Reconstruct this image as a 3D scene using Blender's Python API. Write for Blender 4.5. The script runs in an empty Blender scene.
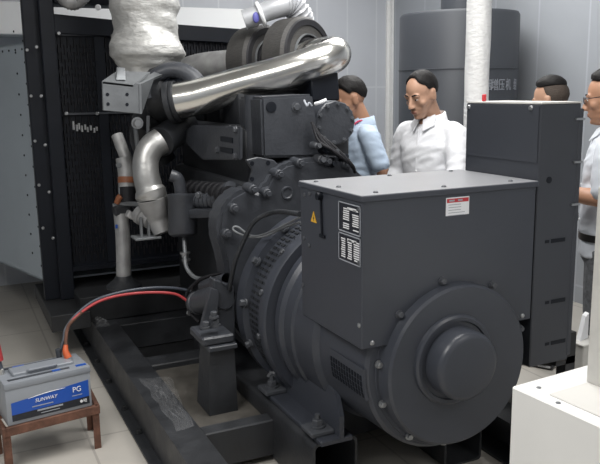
import bpy, bmesh, math, random
from mathutils import Vector, Matrix, Quaternion, noise
random.seed(7)
S = bpy.context.scene
COL = S.collection
PI = math.pi
R = math.radians

# ------------------------------------------------------------------ camera
CAMZ = 1.6
F = 746.0
ROWS = (Vector((0.9030, -0.0943, 0.4192)), Vector((-0.4294, -0.1645, 0.8880)), Vector((-0.0147, -0.9818, -0.1892)))
right = Vector((ROWS[0][0], ROWS[1][0], ROWS[2][0]))
down = Vector((ROWS[0][1], ROWS[1][1], ROWS[2][1]))
fwd = Vector((ROWS[0][2], ROWS[1][2], ROWS[2][2]))
fwd.normalize(); right = (right - fwd * right.dot(fwd)).normalized(); down = fwd.cross(right).normalized()
CPOS = Vector((0, 0, CAMZ))
cam = bpy.data.cameras.new('camera'); cam.sensor_width = 36; cam.lens = F / 600 * 36
cam.clip_start = 0.05
camo = bpy.data.objects.new('camera', cam); COL.objects.link(camo)
up = -down
camo.matrix_world = Matrix(((right.x, up.x, -fwd.x, 0), (right.y, up.y, -fwd.y, 0), (right.z, up.z, -fwd.z, CAMZ), (0, 0, 0, 1)))
S.camera = camo

def at(px, py, d=None, x=None, y=None, z=None):
    """world point on the survey ray of the photograph at a chosen depth or plane"""
    r = right * (px - 300) + down * (py - 232) + fwd * F
    if d is not None: t = d / F
    elif x is not None: t = x / r.x
    elif y is not None: t = y / r.y
    else: t = (z - CAMZ) / r.z
    return CPOS + r * t

# ------------------------------------------------------------------ world, lamps, exposure
w = bpy.data.worlds.new('world'); S.world = w; w.use_nodes = True
bg = w.node_tree.nodes['Background']; bg.inputs[0].default_value = (0.75, 0.87, 1.0, 1); bg.inputs[1].default_value = 0.3
S.view_settings.view_transform = 'Standard'; S.view_settings.look = 'None'
S.view_settings.exposure = 0.0; S.view_settings.gamma = 1.0
S.view_settings.use_curve_mapping = False

def area(name, loc, target, sx, sy, power, color=(1, 1, 1)):
    l = bpy.data.lights.new(name, 'AREA'); l.shape = 'RECTANGLE'; l.size = sx; l.size_y = sy; l.energy = power; l.color = color
    o = bpy.data.objects.new(name, l); COL.objects.link(o); o.location = loc
    o.rotation_euler = (Vector(target) - Vector(loc)).to_track_quat('-Z', 'Y').to_euler()
    return o
area('ceiling_lamp_back', (3.1, 4.6, 3.12), (3.1, 4.6, 0), 1.2, 1.6, 62, (1.0, 0.99, 0.97))
area('ceiling_lamp_middle', (1.7, 2.7, 3.12), (1.7, 2.7, 0), 1.2, 1.2, 66, (1.0, 0.99, 0.97))
area('ceiling_lamp_left', (-0.7, 1.4, 3.12), (-0.7, 1.4, 0), 1.2, 1.6, 74, (1.0, 0.98, 0.95))
area('ceiling_lamp_front', (2.4, -0.5, 3.12), (2.4, -0.5, 0), 1.4, 1.2, 36, (1.0, 0.97, 0.93))
area('doorway_daylight', (3.6, -1.9, 1.5), (1.6, 3.0, 0.9), 1.8, 2.2, 14, (0.92, 0.96, 1.0))  # unseen fill light added before the closed front wall

# ------------------------------------------------------------------ materials
def mat(name, color, rough=0.5, metal=0.0, bump=0.0, bscale=40.0, var=0.0, vscale=6.0, spec=0.5, rvar=0.0, stretch=None, coat=0.0):
    m = bpy.data.materials.new(name); m.use_nodes = True
    nt = m.node_tree; b = nt.nodes['Principled BSDF']; L = nt.links.new
    b.inputs['Base Color'].default_value = (*color, 1); b.inputs['Roughness'].default_value = rough
    b.inputs['Metallic'].default_value = metal; b.inputs['Specular IOR Level'].default_value = spec
    b.inputs['Coat Weight'].default_value = coat
    tc = nt.nodes.new('ShaderNodeTexCoord'); src = tc.outputs['Object']
    if stretch:
        mp = nt.nodes.new('ShaderNodeMapping'); mp.inputs['Scale'].default_value = stretch; L(src, mp.inputs[0]); src = mp.outputs[0]
    if var or rvar:
        n = nt.nodes.new('ShaderNodeTexNoise'); n.inputs['Scale'].default_value = vscale; n.inputs['Detail'].default_value = 5; L(src, n.inputs['Vector'])
        if var:
            mr = nt.nodes.new('ShaderNodeMapRange'); mr.inputs['From Min'].default_value = .3; mr.inputs['From Max'].default_value = .7
            mr.inputs['To Min'].default_value = 1 - var; mr.inputs['To Max'].default_value = 1 + var; L(n.outputs['Fac'], mr.inputs['Value'])
            mx = nt.nodes.new('ShaderNodeMix'); mx.data_type = 'RGBA'; mx.blend_type = 'MULTIPLY'; mx.inputs['Factor'].default_value = 1
            mx.inputs['A'].default_value = (*color, 1); L(mr.outputs[0], mx.inputs['B']); L(mx.outputs['Result'], b.inputs['Base Color'])
        if rvar:
            mr = nt.nodes.new('ShaderNodeMapRange'); mr.inputs['From Min'].default_value = .3; mr.inputs['From Max'].default_value = .7
            mr.inputs['To Min'].default_value = max(0, rough - rvar); mr.inputs['To Max'].default_value = min(1, rough + rvar)
            L(n.outputs['Fac'], mr.inputs['Value']); L(mr.outputs[0], b.inputs['Roughness'])
    if bump:
        n2 = nt.nodes.new('ShaderNodeTexNoise'); n2.inputs['Scale'].default_value = bscale; n2.inputs['Detail'].default_value = 4; L(src, n2.inputs['Vector'])
        bp = nt.nodes.new('ShaderNodeBump'); bp.inputs['Strength'].default_value = bump; bp.inputs['Distance'].default_value = 0.02
        L(n2.outputs['Fac'], bp.inputs['Height']); L(bp.outputs[0], b.inputs['Normal'])
    return m

def tilemat(name, c1, c2, mortar, bw, bh, ms, rough, spec=0.5, offset=0.0, rot=(0, 0, 0), shift=(0, 0, 0), var=0.05):
    m = bpy.data.materials.new(name); m.use_nodes = True
    nt = m.node_tree; b = nt.nodes['Principled BSDF']; L = nt.links.new
    tc = nt.nodes.new('ShaderNodeTexCoord'); mp = nt.nodes.new('ShaderNodeMapping')
    mp.inputs['Rotation'].default_value = rot; mp.inputs['Location'].default_value = shift
    L(tc.outputs['Object'], mp.inputs[0])
    br = nt.nodes.new('ShaderNodeTexBrick'); br.offset = offset
    br.inputs['Color1'].default_value = (*c1, 1); br.inputs['Color2'].default_value = (*c2, 1); br.inputs['Mortar'].default_value = (*mortar, 1)
    br.inputs['Scale'].default_value = 1; br.inputs['Mortar Size'].default_value = ms; br.inputs['Brick Width'].default_value = bw; br.inputs['Row Height'].default_value = bh
    L(mp.outputs[0], br.inputs['Vector'])
    n = nt.nodes.new('ShaderNodeTexNoise'); n.inputs['Scale'].default_value = 3; n.inputs['Detail'].default_value = 6; L(tc.outputs['Object'], n.inputs['Vector'])
    mr = nt.nodes.new('ShaderNodeMapRange'); mr.inputs['From Min'].default_value = .3; mr.inputs['From Max'].default_value = .7
    mr.inputs['To Min'].default_value = 1 - var; mr.inputs['To Max'].default_value = 1 + var; L(n.outputs['Fac'], mr.inputs['Value'])
    mx = nt.nodes.new('ShaderNodeMix'); mx.data_type = 'RGBA'; mx.blend_type = 'MULTIPLY'; mx.inputs['Factor'].default_value = 1
    L(br.outputs['Color'], mx.inputs['A']); L(mr.outputs[0], mx.inputs['B']); L(mx.outputs['Result'], b.inputs['Base Color'])
    b.inputs['Roughness'].default_value = rough; b.inputs['Specular IOR Level'].default_value = spec
    return m

M = {}
M['paint'] = mat('charcoal_machine_paint', (0.046, 0.051, 0.064), 0.36, var=0.06, vscale=3, bump=0.03, bscale=220, rvar=0.05)
M['cabinet_paint'] = mat('charcoal_cabinet_paint', (0.042, 0.046, 0.056), 0.42, var=0.04, vscale=3, bump=0.02, bscale=250)
M['engine_paint'] = mat('engine_grey_paint', (0.045, 0.049, 0.058), 0.42, var=0.15, vscale=9, bump=0.10, bscale=60, rvar=0.08)
M['engine_dark'] = mat('engine_dark_grime', (0.020, 0.022, 0.026), 0.55, var=0.3, vscale=8, bump=0.1, bscale=50)
M['black'] = mat('radiator_black', (0.008, 0.010, 0.015), 0.5, var=0.15, vscale=5, spec=0.25)
M['black_rub'] = mat('black_rubber', (0.016, 0.016, 0.019), 0.6, spec=0.3, bump=0.05, bscale=90)
M['skid'] = mat('skid_black_paint', (0.028, 0.030, 0.034), 0.5, var=0.3, vscale=7, bump=0.08, bscale=50, rvar=0.12)
M['skid_dark'] = mat('skid_side_paint', (0.018, 0.019, 0.021), 0.55, var=0.3, vscale=9)
M['chrome'] = mat('polished_stainless', (0.72, 0.71, 0.68), 0.20, 1.0, bump=0.06, bscale=7, rvar=0.06, vscale=4)
M['silver'] = mat('silver_cast_pipe', (0.50, 0.50, 0.49), 0.40, 0.85, var=0.12, vscale=9, bump=0.10, bscale=30)
M['dullsilver'] = mat('dull_aluminium_paint', (0.36, 0.36, 0.36), 0.5, 0.4, var=0.2, vscale=14, bump=0.08, bscale=40)
M['bracket'] = mat('bare_bracket_steel', (0.17, 0.18, 0.19), 0.45, 0.3, var=0.12, vscale=12, bump=0.05, bscale=60)
M['steel'] = mat('bolt_steel', (0.42, 0.43, 0.44), 0.35, 0.9)
M['dark_bolt'] = mat('dark_bolt_paint', (0.07, 0.075, 0.085), 0.4)
M['wrap'] = mat('silver_heat_wrap', (0.52, 0.52, 0.505), 0.45, 0.3, bump=0.9, bscale=9, var=0.07, vscale=10, stretch=(1, 1, 2.2))
M['whitewrap'] = mat('white_insulation_wrap', (0.82, 0.82, 0.81), 0.6, bump=0.35, bscale=35, var=0.03, stretch=(1, 1, 2))
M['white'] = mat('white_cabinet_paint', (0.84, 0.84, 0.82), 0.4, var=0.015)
M['postpaint'] = mat('pale_grey_post_paint', (0.58, 0.57, 0.54), 0.45, var=0.06, vscale=20)
M['ivory'] = mat('ivory_deck_plate', (0.66, 0.65, 0.62), 0.4, var=0.03)
M['duct'] = mat('grey_duct_sheet', (0.37, 0.42, 0.46), 0.5, 0.15, var=0.05, vscale=2)
M['whiteduct'] = mat('white_duct_sheet', (0.90, 0.90, 0.90), 0.4)
M['silencer'] = mat('silencer_grey_paint', (0.046, 0.051, 0.061), 0.5, var=0.05, vscale=2)
M['orange'] = mat('orange_hose_clamp', (0.27, 0.10, 0.045), 0.5, var=0.2, vscale=30)
M['ringside'] = mat('worn_rubber_side', (0.050, 0.048, 0.046), 0.6, var=0.2, vscale=30, bump=0.2, bscale=60, stretch=(1, 1, 4))
M['hose_grey'] = mat('grey_flexible_hose', (0.42, 0.43, 0.45), 0.4, 0.2)
M['violet'] = mat('violet_paint_mark', (0.11, 0.11, 0.38), 0.5)
M['red'] = mat('red_cable_jacket', (0.42, 0.05, 0.055), 0.4)
M['bluegrey'] = mat('black_cable_jacket', (0.07, 0.08, 0.10), 0.38)
M['orangered'] = mat('orange_red_lug_boot', (0.60, 0.12, 0.04), 0.45)
M['batt'] = mat('battery_grey_case', (0.27, 0.29, 0.32), 0.45, bump=0.03, bscale=120)
M['batt_lid'] = mat('battery_lid_grey', (0.25, 0.27, 0.30), 0.45)
M['batt_dark'] = mat('battery_recess_dark', (0.05, 0.055, 0.065), 0.5)
M['lead'] = mat('lead_terminal', (0.6, 0.6, 0.58), 0.35, 0.8)
M['lblue'] = mat('label_blue', (0.015, 0.085, 0.42), 0.35)
M['lblack'] = mat('label_black', (0.015, 0.017, 0.025), 0.4)
M['lwhite'] = mat('label_white', (0.82, 0.83, 0.85), 0.4)
M['lgrey'] = mat('label_grey_text', (0.36, 0.38, 0.42), 0.5)
M['lred'] = mat('label_red', (0.50, 0.03, 0.04), 0.45)
M['yellow'] = mat('warning_yellow', (0.75, 0.42, 0.04), 0.5)
M['rust'] = mat('rusty_angle_iron', (0.135, 0.062, 0.040), 0.75, var=0.35, vscale=25, bump=0.2, bscale=80)
M['skin'] = mat('skin', (0.48, 0.28, 0.19), 0.5, var=0.05, vscale=20)
M['skin2'] = mat('skin_tanned', (0.43, 0.23, 0.145), 0.5, var=0.05, vscale=20)
M['lip'] = mat('lip', (0.30, 0.12, 0.09), 0.45)
M['hair'] = mat('black_hair', (0.010, 0.009, 0.009), 0.6, spec=0.25, bump=0.2, bscale=70)
M['hairfade'] = mat('clipped_hair', (0.060, 0.044, 0.034), 0.7, bump=0.4, bscale=200)
M['shirt_white'] = mat('white_shirt_cotton', (0.74, 0.75, 0.78), 0.8, bump=0.25, bscale=14)
M['shirt_blue'] = mat('pale_blue_shirt_cotton', (0.47, 0.57, 0.70), 0.8, bump=0.25, bscale=14)
M['shirt_grey'] = mat('pale_grey_shirt_cotton', (0.60, 0.63, 0.68), 0.8, bump=0.25, bscale=14)
M['trouser'] = mat('dark_trousers', (0.025, 0.027, 0.033), 0.8, bump=0.2, bscale=20)
M['trouser_grey'] = mat('mottled_grey_trousers', (0.12, 0.125, 0.135), 0.8, var=0.4, vscale=40)
M['leather'] = mat('black_leather', (0.015, 0.014, 0.013), 0.35)
M['eyewhite'] = mat('eye_white', (0.7, 0.68, 0.65), 0.2)
M['iris'] = mat('dark_iris', (0.015, 0.01, 0.008), 0.15)
M['pink'] = mat('pink_lanyard', (0.62, 0.05, 0.13), 0.6)
M['glassframe'] = mat('dark_spectacle_frame', (0.015, 0.015, 0.02), 0.3)
M['alufin'] = mat('bright_aluminium_fins', (0.75, 0.76, 0.78), 0.35, 0.5)  # pale colour for the light slits painted on the radiator core
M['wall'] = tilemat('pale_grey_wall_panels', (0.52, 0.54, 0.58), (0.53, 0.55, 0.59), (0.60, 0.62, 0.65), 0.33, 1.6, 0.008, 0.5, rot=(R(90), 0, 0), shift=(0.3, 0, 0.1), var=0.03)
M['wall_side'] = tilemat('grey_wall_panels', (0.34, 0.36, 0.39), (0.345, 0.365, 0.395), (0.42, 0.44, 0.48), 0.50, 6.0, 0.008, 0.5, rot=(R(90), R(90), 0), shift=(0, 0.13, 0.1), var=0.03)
M['ceil'] = mat('white_ceiling', (0.72, 0.72, 0.72), 0.7)
M['floor'] = tilemat('beige_floor_tile', (0.50, 0.475, 0.43), (0.48, 0.455, 0.415), (0.36, 0.34, 0.31), 0.6, 0.6, 0.006, 0.42, shift=(0.12, 0.22, 0), var=0.07)

def glassmat():
    m = bpy.data.materials.new('clear_lens'); m.use_nodes = True
    b = m.node_tree.nodes['Principled BSDF']; b.inputs['Transmission Weight'].default_value = 1; b.inputs['Roughness'].default_value = 0.02
    b.inputs['IOR'].default_value = 1.15
    return m
M['lens'] = glassmat()
M['dustylid'] = mat('dusty_grey_lid', (0.20, 0.205, 0.22), 0.36, var=0.05, vscale=5, bump=0.02, bscale=250)  # overhead reflection on the lid put into a paler grey with sheen
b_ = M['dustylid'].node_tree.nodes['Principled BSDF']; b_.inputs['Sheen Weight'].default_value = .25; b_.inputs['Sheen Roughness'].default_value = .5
M['dust'] = mat('dusty_brown_plate', (0.085, 0.078, 0.068), 0.75, var=0.3, vscale=9)
def plasticmat():
    m = bpy.data.materials.new('clear_crumpled_film'); m.use_nodes = True
    b = m.node_tree.nodes['Principled BSDF']; b.inputs['Base Color'].default_value = (.75, .76, .78, 1)
    b.inputs['Roughness'].default_value = .12; b.inputs['Alpha'].default_value = .08; b.inputs['Specular IOR Level'].default_value = 0.9
    return m
M['film'] = plasticmat()

# ------------------------------------------------------------------ mesh helpers
class MB:
    def __init__(s): s.v = []; s.f = []
    def add(s, vs, fs):
        b = len(s.v); s.v += [Vector(v) for v in vs]; s.f += [tuple(i + b for i in f) for f in fs]; return s
    def addbm(s, bm, mtx=None):
        bm.verts.index_update()
        s.add([(mtx @ v.co if mtx else v.co) for v in bm.verts], [[v.index for v in f.verts] for f in bm.faces]); bm.free(); return s
    def box(s, c, size, bev=0.0, rot=None, seg=1):
        bm = bmesh.new(); bmesh.ops.create_cube(bm, size=1)
        for v in bm.verts: v.co = Vector((v.co.x * size[0], v.co.y * size[1], v.co.z * size[2]))
        if bev: bmesh.ops.bevel(bm, geom=bm.edges[:], offset=bev, segments=seg, affect='EDGES', profile=0.5)
        m = Matrix.Translation(c)
        if rot is not None: m = m @ rot.to_4x4()
        return s.addbm(bm, m)
    def span(s, a, b, bev=0.0, seg=1):
        a, b = Vector(a), Vector(b)
        return s.box((a + b) / 2, [abs(x) for x in (b - a)], bev, None, seg)
    def prism(s, pts, vec, bev=0.0, seg=1):
        pts = [Vector(p) for p in pts]; vec = Vector(vec); n = len(pts)
        bm = bmesh.new(); a = [bm.verts.new(p) for p in pts]; b = [bm.verts.new(p + vec) for p in pts]
        bm.faces.new(a); bm.faces.new(b[::-1])
        for i in range(n): bm.faces.new((a[i], b[i], b[(i + 1) % n], a[(i + 1) % n]))
        bmesh.ops.recalc_face_normals(bm, faces=bm.faces[:])
        if bev: bmesh.ops.bevel(bm, geom=bm.edges[:], offset=bev, segments=seg, affect='EDGES')
        return s.addbm(bm)
    def lathe(s, o, axis, prof, seg=40, sweep=None):
        o = Vector(o); ax = Vector(axis).normalized(); q = Vector((0, 0, 1)).rotation_difference(ax)
        u = q @ Vector((1, 0, 0)); v = q @ Vector((0, 1, 0)); vs = []; fs = []; rows = []
        for r, h in prof:
            if abs(r) < 1e-6: rows.append([len(vs)]); vs.append(o + ax * h)
            else:
                rows.append(list(range(len(vs), len(vs) + seg)))
                vs += [o + ax * h + (u * math.cos(2 * PI * k / seg) + v * math.sin(2 * PI * k / seg)) * r for k in range(seg)]
        for A, B in zip(rows, rows[1:]):
            for k in range(seg):
                k2 = (k + 1) % seg
                if len(A) == 1 and len(B) == 1: continue
                if len(A) == 1: fs.append((A[0], B[k2], B[k]))
                elif len(B) == 1: fs.append((A[k], A[k2], B[0]))
                else: fs.append((A[k], A[k2], B[k2], B[k]))
        return s.add(vs, fs)
    def cyl(s, p0, p1, r0, r1=None, seg=24, ch=0.0):
        p0, p1 = Vector(p0), Vector(p1); r1 = r0 if r1 is None else r1; L = (p1 - p0).length
        pr = [(0, 0), (r0 - ch, 0)] + ([(r0, ch)] if ch else []) + ([(r1, L - ch)] if ch else []) + [(r1 - ch, L), (0, L)]
        return s.lathe(p0, p1 - p0, pr, seg)
    def tube(s, pts, r, seg=12, sub=6, ribs=None, caps=True, smooth=True):
        P = [Vector(p) for p in pts]; rad = list(r) if hasattr(r, '__len__') else [r] * len(P)
        if smooth and len(P) > 2:
            Q = []; RR = []
            for i in range(len(P) - 1):
                p0 = P[i - 1] if i else P[i] * 2 - P[i + 1]; p1 = P[i]; p2 = P[i + 1]; p3 = P[i + 2] if i + 2 < len(P) else p2 * 2 - p1
                for k in range(sub):
                    t = k / sub
                    Q.append(0.5 * ((2 * p1) + (p2 - p0) * t + (2 * p0 - 5 * p1 + 4 * p2 - p3) * t * t + (3 * p1 - p0 - 3 * p2 + p3) * t ** 3))
                    RR.append(rad[i] * (1 - t) + rad[i + 1] * t)
            Q.append(P[-1]); RR.append(rad[-1])
        else: Q, RR = P, rad
        if ribs:
            RR = [a + ribs * (1 if k % 2 else -1) for k, a in enumerate(RR)]
        t0 = (Q[1] - Q[0]).normalized(); u = t0.orthogonal().normalized(); vs = []; fs = []
        for i, p in enumerate(Q):
            t = ((Q[min(i + 1, len(Q) - 1)] - Q[max(i - 1, 0)])).normalized()
            u = (u - t * u.dot(t)).normalized(); v = t.cross(u)
            vs += [p + (u * math.cos(2 * PI * k / seg) + v * math.sin(2 * PI * k / seg)) * RR[i] for k in range(seg)]
        for i in range(len(Q) - 1):
            for k in range(seg):
                k2 = (k + 1) % seg; fs.append((i * seg + k, i * seg + k2, (i + 1) * seg + k2, (i + 1) * seg + k))
        if caps: fs.append(tuple(range(seg))[::-1]); fs.append(tuple((len(Q) - 1) * seg + k for k in range(seg)))
        return s.add(vs, fs)
    def ell(s, c, rad, rot=None, seg=20, rings=12):
        bm = bmesh.new(); bmesh.ops.create_uvsphere(bm, u_segments=seg, v_segments=rings, radius=1)
        for v in bm.verts: v.co = Vector((v.co.x * rad[0], v.co.y * rad[1], v.co.z * rad[2]))
        m = Matrix.Translation(c)
        if rot is not None: m = m @ rot.to_4x4()
        return s.addbm(bm, m)
    def loft(s, secs, seg=24, pw=2.0):
        """secs: (center, rx, ry[, twist]) in xy-planes; superellipse sections, capped"""
        vs = []; fs = []
        for sec in secs:
            c = Vector(sec[0])
            for k in range(seg):
                a = 2 * PI * k / seg; ca, sa = math.cos(a), math.sin(a)
                vs.append(c + Vector((math.copysign(abs(ca) ** (2 / pw), ca) * sec[1], math.copysign(abs(sa) ** (2 / pw), sa) * sec[2], 0)))
        n = len(secs)
        for i in range(n - 1):
            for k in range(seg):
                k2 = (k + 1) % seg; fs.append((i * seg + k, i * seg + k2, (i + 1) * seg + k2, (i + 1) * seg + k))
        fs.append(tuple(range(seg))[::-1]); fs.append(tuple((n - 1) * seg + k for k in range(seg)))
        return s.add(vs, fs)
    def hexbolt(s, p, n, r, h, washer=True):
        p = Vector(p); n = Vector(n).normalized()
        if washer: s.cyl(p, p + n * h * 0.3, r * 1.35, seg=14)
        s.cyl(p + n * h * 0.25, p + n * h, r, r, seg=6, ch=r * 0.12)
        return s

WO = {}   # world origins
def setup(o, loc, parent):
    WO[o.name] = Vector(loc)
    if parent is not None:
        o.parent = parent; o.location = Vector(loc) - WO[parent.name]
    else: o.location = loc
    COL.objects.link(o)

def obj(name, mb, material, parent=None, origin=None, angle=35, smooth=True, label=None):
    lo = Vector([min(v[i] for v in mb.v) for i in range(3)]); hi = Vector([max(v[i] for v in mb.v) for i in range(3)])
    if origin is None: origin = Vector(((lo.x + hi.x) / 2, (lo.y + hi.y) / 2, lo.z if parent is None else (lo.z + hi.z) / 2))
    origin = Vector(origin)
    me = bpy.data.meshes.new(name); me.from_pydata([tuple(v - origin) for v in mb.v], [], mb.f); me.update()
    bm = bmesh.new(); bm.from_mesh(me); bmesh.ops.recalc_face_normals(bm, faces=bm.faces[:]); bm.to_mesh(me); bm.free()
    if smooth:
        me.polygons.foreach_set('use_smooth', [True] * len(me.polygons)); me.set_sharp_from_angle(angle=R(angle))
    me.materials.append(M[material] if isinstance(material, str) else material)
    o = bpy.data.objects.new(name, me); setup(o, origin, parent)
    if label: o['label'] = label
    return o

def empty(name, loc, label, cat, group=None):
    o = bpy.data.objects.new(name, None); o.empty_display_size = 0.1; setup(o, loc, None); tag(o, label, cat, group); return o
def tag(o, label, cat, group=None):
    o['label'] = label; o['category'] = cat
    if group: o['group'] = group
    return o
def struct(name, mb, m, **k):
    o = obj(name, mb, m, None, **k); o['kind'] = 'structure'; return o
def text(name, body, size, o, xdir, updir, material, parent, depth=0.0008, align='CENTER', sx=1.0, shear=0.0):
    c = bpy.data.curves.new(name, 'FONT'); c.body = body; c.size = size; c.extrude = depth; c.align_x = align; c.align_y = 'CENTER'; c.shear = shear
    t = bpy.data.objects.new(name + '_tmp', c); COL.objects.link(t)
    bpy.context.view_layer.update()
    me = bpy.data.meshes.new_from_object(t.evaluated_get(bpy.context.evaluated_depsgraph_get()))
    bpy.data.objects.remove(t); bpy.data.curves.remove(c)
    X = Vector(xdir).normalized(); U = Vector(updir).normalized(); U = (U - X * U.dot(X)).normalized(); N = X.cross(U)
    m = Matrix((X * sx, U, N)).transposed().to_4x4(); me.transform(m); me.materials.clear(); me.materials.append(M[material])
    ob = bpy.data.objects.new(name, me); setup(ob, Vector(o), parent); return ob
def arc(c, r, a0, a1, n, y): return [(c[0] + r * math.cos(R(a0 + (a1 - a0) * k / n)), y, c[1] + r * math.sin(R(a0 + (a1 - a0) * k / n))) for k in range(n + 1)]

# ------------------------------------------------------------------ the room
XL, XR, YF, YB, H = -2.2, 4.15, -2.0, 6.6, 3.2
struct('floor', MB().span((XL - .1, YF - .1, -.1), (XR + .1, YB + .1, 0)), 'floor', origin=(0, 0, 0))
struct('ceiling', MB().span((XL - .1, YF - .1, H), (XR + .1, YB + .1, H + .1)), 'ceil')
struct('wall_back', MB().span((XL, YB, 0), (XR + .1, YB + .1, H)), 'wall', origin=(0, YB, 0))
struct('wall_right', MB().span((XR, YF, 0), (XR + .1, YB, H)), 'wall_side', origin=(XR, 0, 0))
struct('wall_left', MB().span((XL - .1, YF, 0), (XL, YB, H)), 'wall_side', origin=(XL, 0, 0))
struct('wall_front', MB().span((XL, YF - .1, 0), (XR, YF, H)), 'wall', origin=(0, YF, 0))
struct('trim_1', MB().span((XR - .05, YB - .02, 0), (XR - .001, YB, H)).span((XR - .02, YB - .07, 0), (XR, YB - .02, H)), 'whitewrap')

# ------------------------------------------------------------------ GENERATOR SET
G = empty('generator_set', (1.58, 3.3, 0), 'large charcoal diesel generator set on a black steel skid in the middle of the room', 'generator')
AX, AZ = 1.58, 0.61

# skid
m = MB()
for x0, x1 in ((.72, .86), (2.04, 2.18)):
    m.span((x0, 1.9, .18), (x1, 5.35, .2)); m.span((x0, 1.9, 0), (x0 + .02, 5.35, .18)) if x0 < 1 else m.span((x1 - .02, 1.9, 0), (x1, 5.35, .18))
    m.span((x0 - (.05 if x0 < 1 else 0), 1.9, 0), (x1 + (.05 if x0 > 1 else 0), 5.35, .012)); m.span((x0 + .02, 1.9, .17), (x0 + .04, 5.35, .18))
sk = obj('skid_rails', m, 'skid', G)
m = MB()
for y in (2.25, 2.75, 3.3, 3.6, 4.0, 4.35, 4.7): obj('anchor_bolt', MB().hexbolt((.70, y, .012), (0, 0, 1), .014, .02), 'skid_dark', sk)
for y0, y1 in ((2.78, 2.86), (3.66, 3.80), (4.42, 5.3)):
    obj('cross_member', MB().span((.86, y0, .03), (2.04, y1, .195), .006), 'skid', sk)
obj('skid_tray', MB().span((.86, 2.87, .15), (1.17, 3.66, .165)), 'dust', sk, label='dusty brown skid plate')  # brown-grey plate between the near rail and the mounting beam
obj('drip_tray', MB().span((.86, 3.80, .02), (2.04, 4.42, .03)), 'skid_dark', sk)  # dark plate added to blacken the recess where lit floor showed
for x0 in (1.17, 1.79):
    m = MB()
    out = [(x0 + .195 / 2 + sx * (.195 / 2 - .02 + .02 * math.cos(a)), 2.39, .125 + sz * (.125 - .02 + .02 * math.sin(a))) for sx, sz, a in
           [(sx, sz, R(t)) for sx, sz, ts in ((1, 1, (0, 30, 60, 90)), (-1, 1, (90, 60, 30, 0)), (-1, -1, (0, 30, 60, 90)), (1, -1, (90, 60, 30, 0))) for t in ts]]
    inn = [(x0 + .0975 + (p[0] - x0 - .0975) * .9, p[1], .125 + (p[2] - .125) * .92) for p in out]
    n = len(out); vs = out + inn + [(p[0], 3.9, p[2]) for p in out] + [(p[0], 3.9, p[2]) for p in inn]; fs = []
    for i in range(n):
        j = (i + 1) % n
        fs += [(i, j, n + j, n + i), (i, 2 * n + i, 2 * n + j, j), (n + i, n + j, 3 * n + j, 3 * n + i), (2 * n + i, 3 * n + i, 3 * n + j, 2 * n + j)]
    m.add(vs, fs); obj('mounting_beam', m, 'skid', sk)

# alternator
alt = MB(); c0 = Vector((AX, 2.13, AZ))
alt.lathe(c0 + Vector((.012, 0, 0)), (0, 1, 0), [(0, 0), (.328, 0), (.340, .012), (.350, .34), (.372, .36), (.375, .52), (.385, .53), (.385, .60), (.40, .62), (.40, .66), (.37, .67), (.37, .69), (.0, .69)], 72)
alternator = obj('alternator_body', alt, 'paint', G)
# louvred adaptor ring
m = MB(); o = Vector((AX, 2.80, AZ)); m.lathe(o, (0, 1, 0), [(.36, .0), (.425, .0), (.435, .015), (.435, .06), (.415, .065), (.415, .215), (.445, .22), (.445, .30), (.2, .30)], 72)
ring = obj('adaptor_ring', m, 'paint', alternator)
m = MB()
for k in range(96):
    a = 2 * PI * k / 96
    for row in range(3):
        p = Vector((AX + .4175 * math.cos(a), 2.80 + .09 + row * .048, AZ + .4175 * math.sin(a)))
        m.box(p, (.005, .034, .012), rot=Matrix.Rotation(-a, 3, 'Y'))
obj('ventilation_slots', m, 'engine_dark', ring)
m = MB()
for k in range(14):
    a = 2 * PI * (k + .3) / 14
    obj('ring_bolt', MB().hexbolt((AX + .425 * math.cos(a), 2.86, AZ + .425 * math.sin(a)), (math.cos(a), 0, math.sin(a)), .014, .02), 'dark_bolt', ring)
    obj('ring_bolt', MB().hexbolt((AX + .43 * math.cos(a + .2), 3.02, AZ + .43 * math.sin(a + .2)), (math.cos(a + .2), 0, math.sin(a + .2)), .016, .03), 'dark_bolt', ring)
# end cover
EX, EZ = 1.608, .604
m = MB(); m.lathe((EX, 2.145, EZ), (0, -1, 0), [(0, 0), (.322, 0), (.322, .012), (.318, .02), (.308, .02), (.303, .034), (.301, .070), (.292, .079), (0, .085)], 80)
m.lathe((1.574, 2.065, .638), (0, -1, 0), [(0, 0), (.168, 0), (.166, .012), (.158, .018), (.146, .018), (.143, .010), (0, .010)], 64)
ec = obj('end_cover', m, 'paint', alternator)
m = MB(); m.lathe((1.574, 2.06, .638), (0, -1, 0), [(0, 0), (.126, 0), (.126, .07), (.122, .083), (.114, .091), (.104, .094), (0, .097)], 64)
obj('bearing_cap', m, 'paint', ec)
for a in (15, 58, 100, 137, 172, 200, 235, 265, 300, 335):
    p = Vector((EX + (.321 if a < 160 else .312) * math.cos(R(a)), 2.112 if a < 160 else 2.126, EZ + (.321 if a < 160 else .312) * math.sin(R(a))))
    obj('cover_bolt', MB().hexbolt(p, (0, -1, 0), .011, .018), 'steel' if a in (172, 200, 235, 265) else 'dark_bolt', ec)
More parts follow.
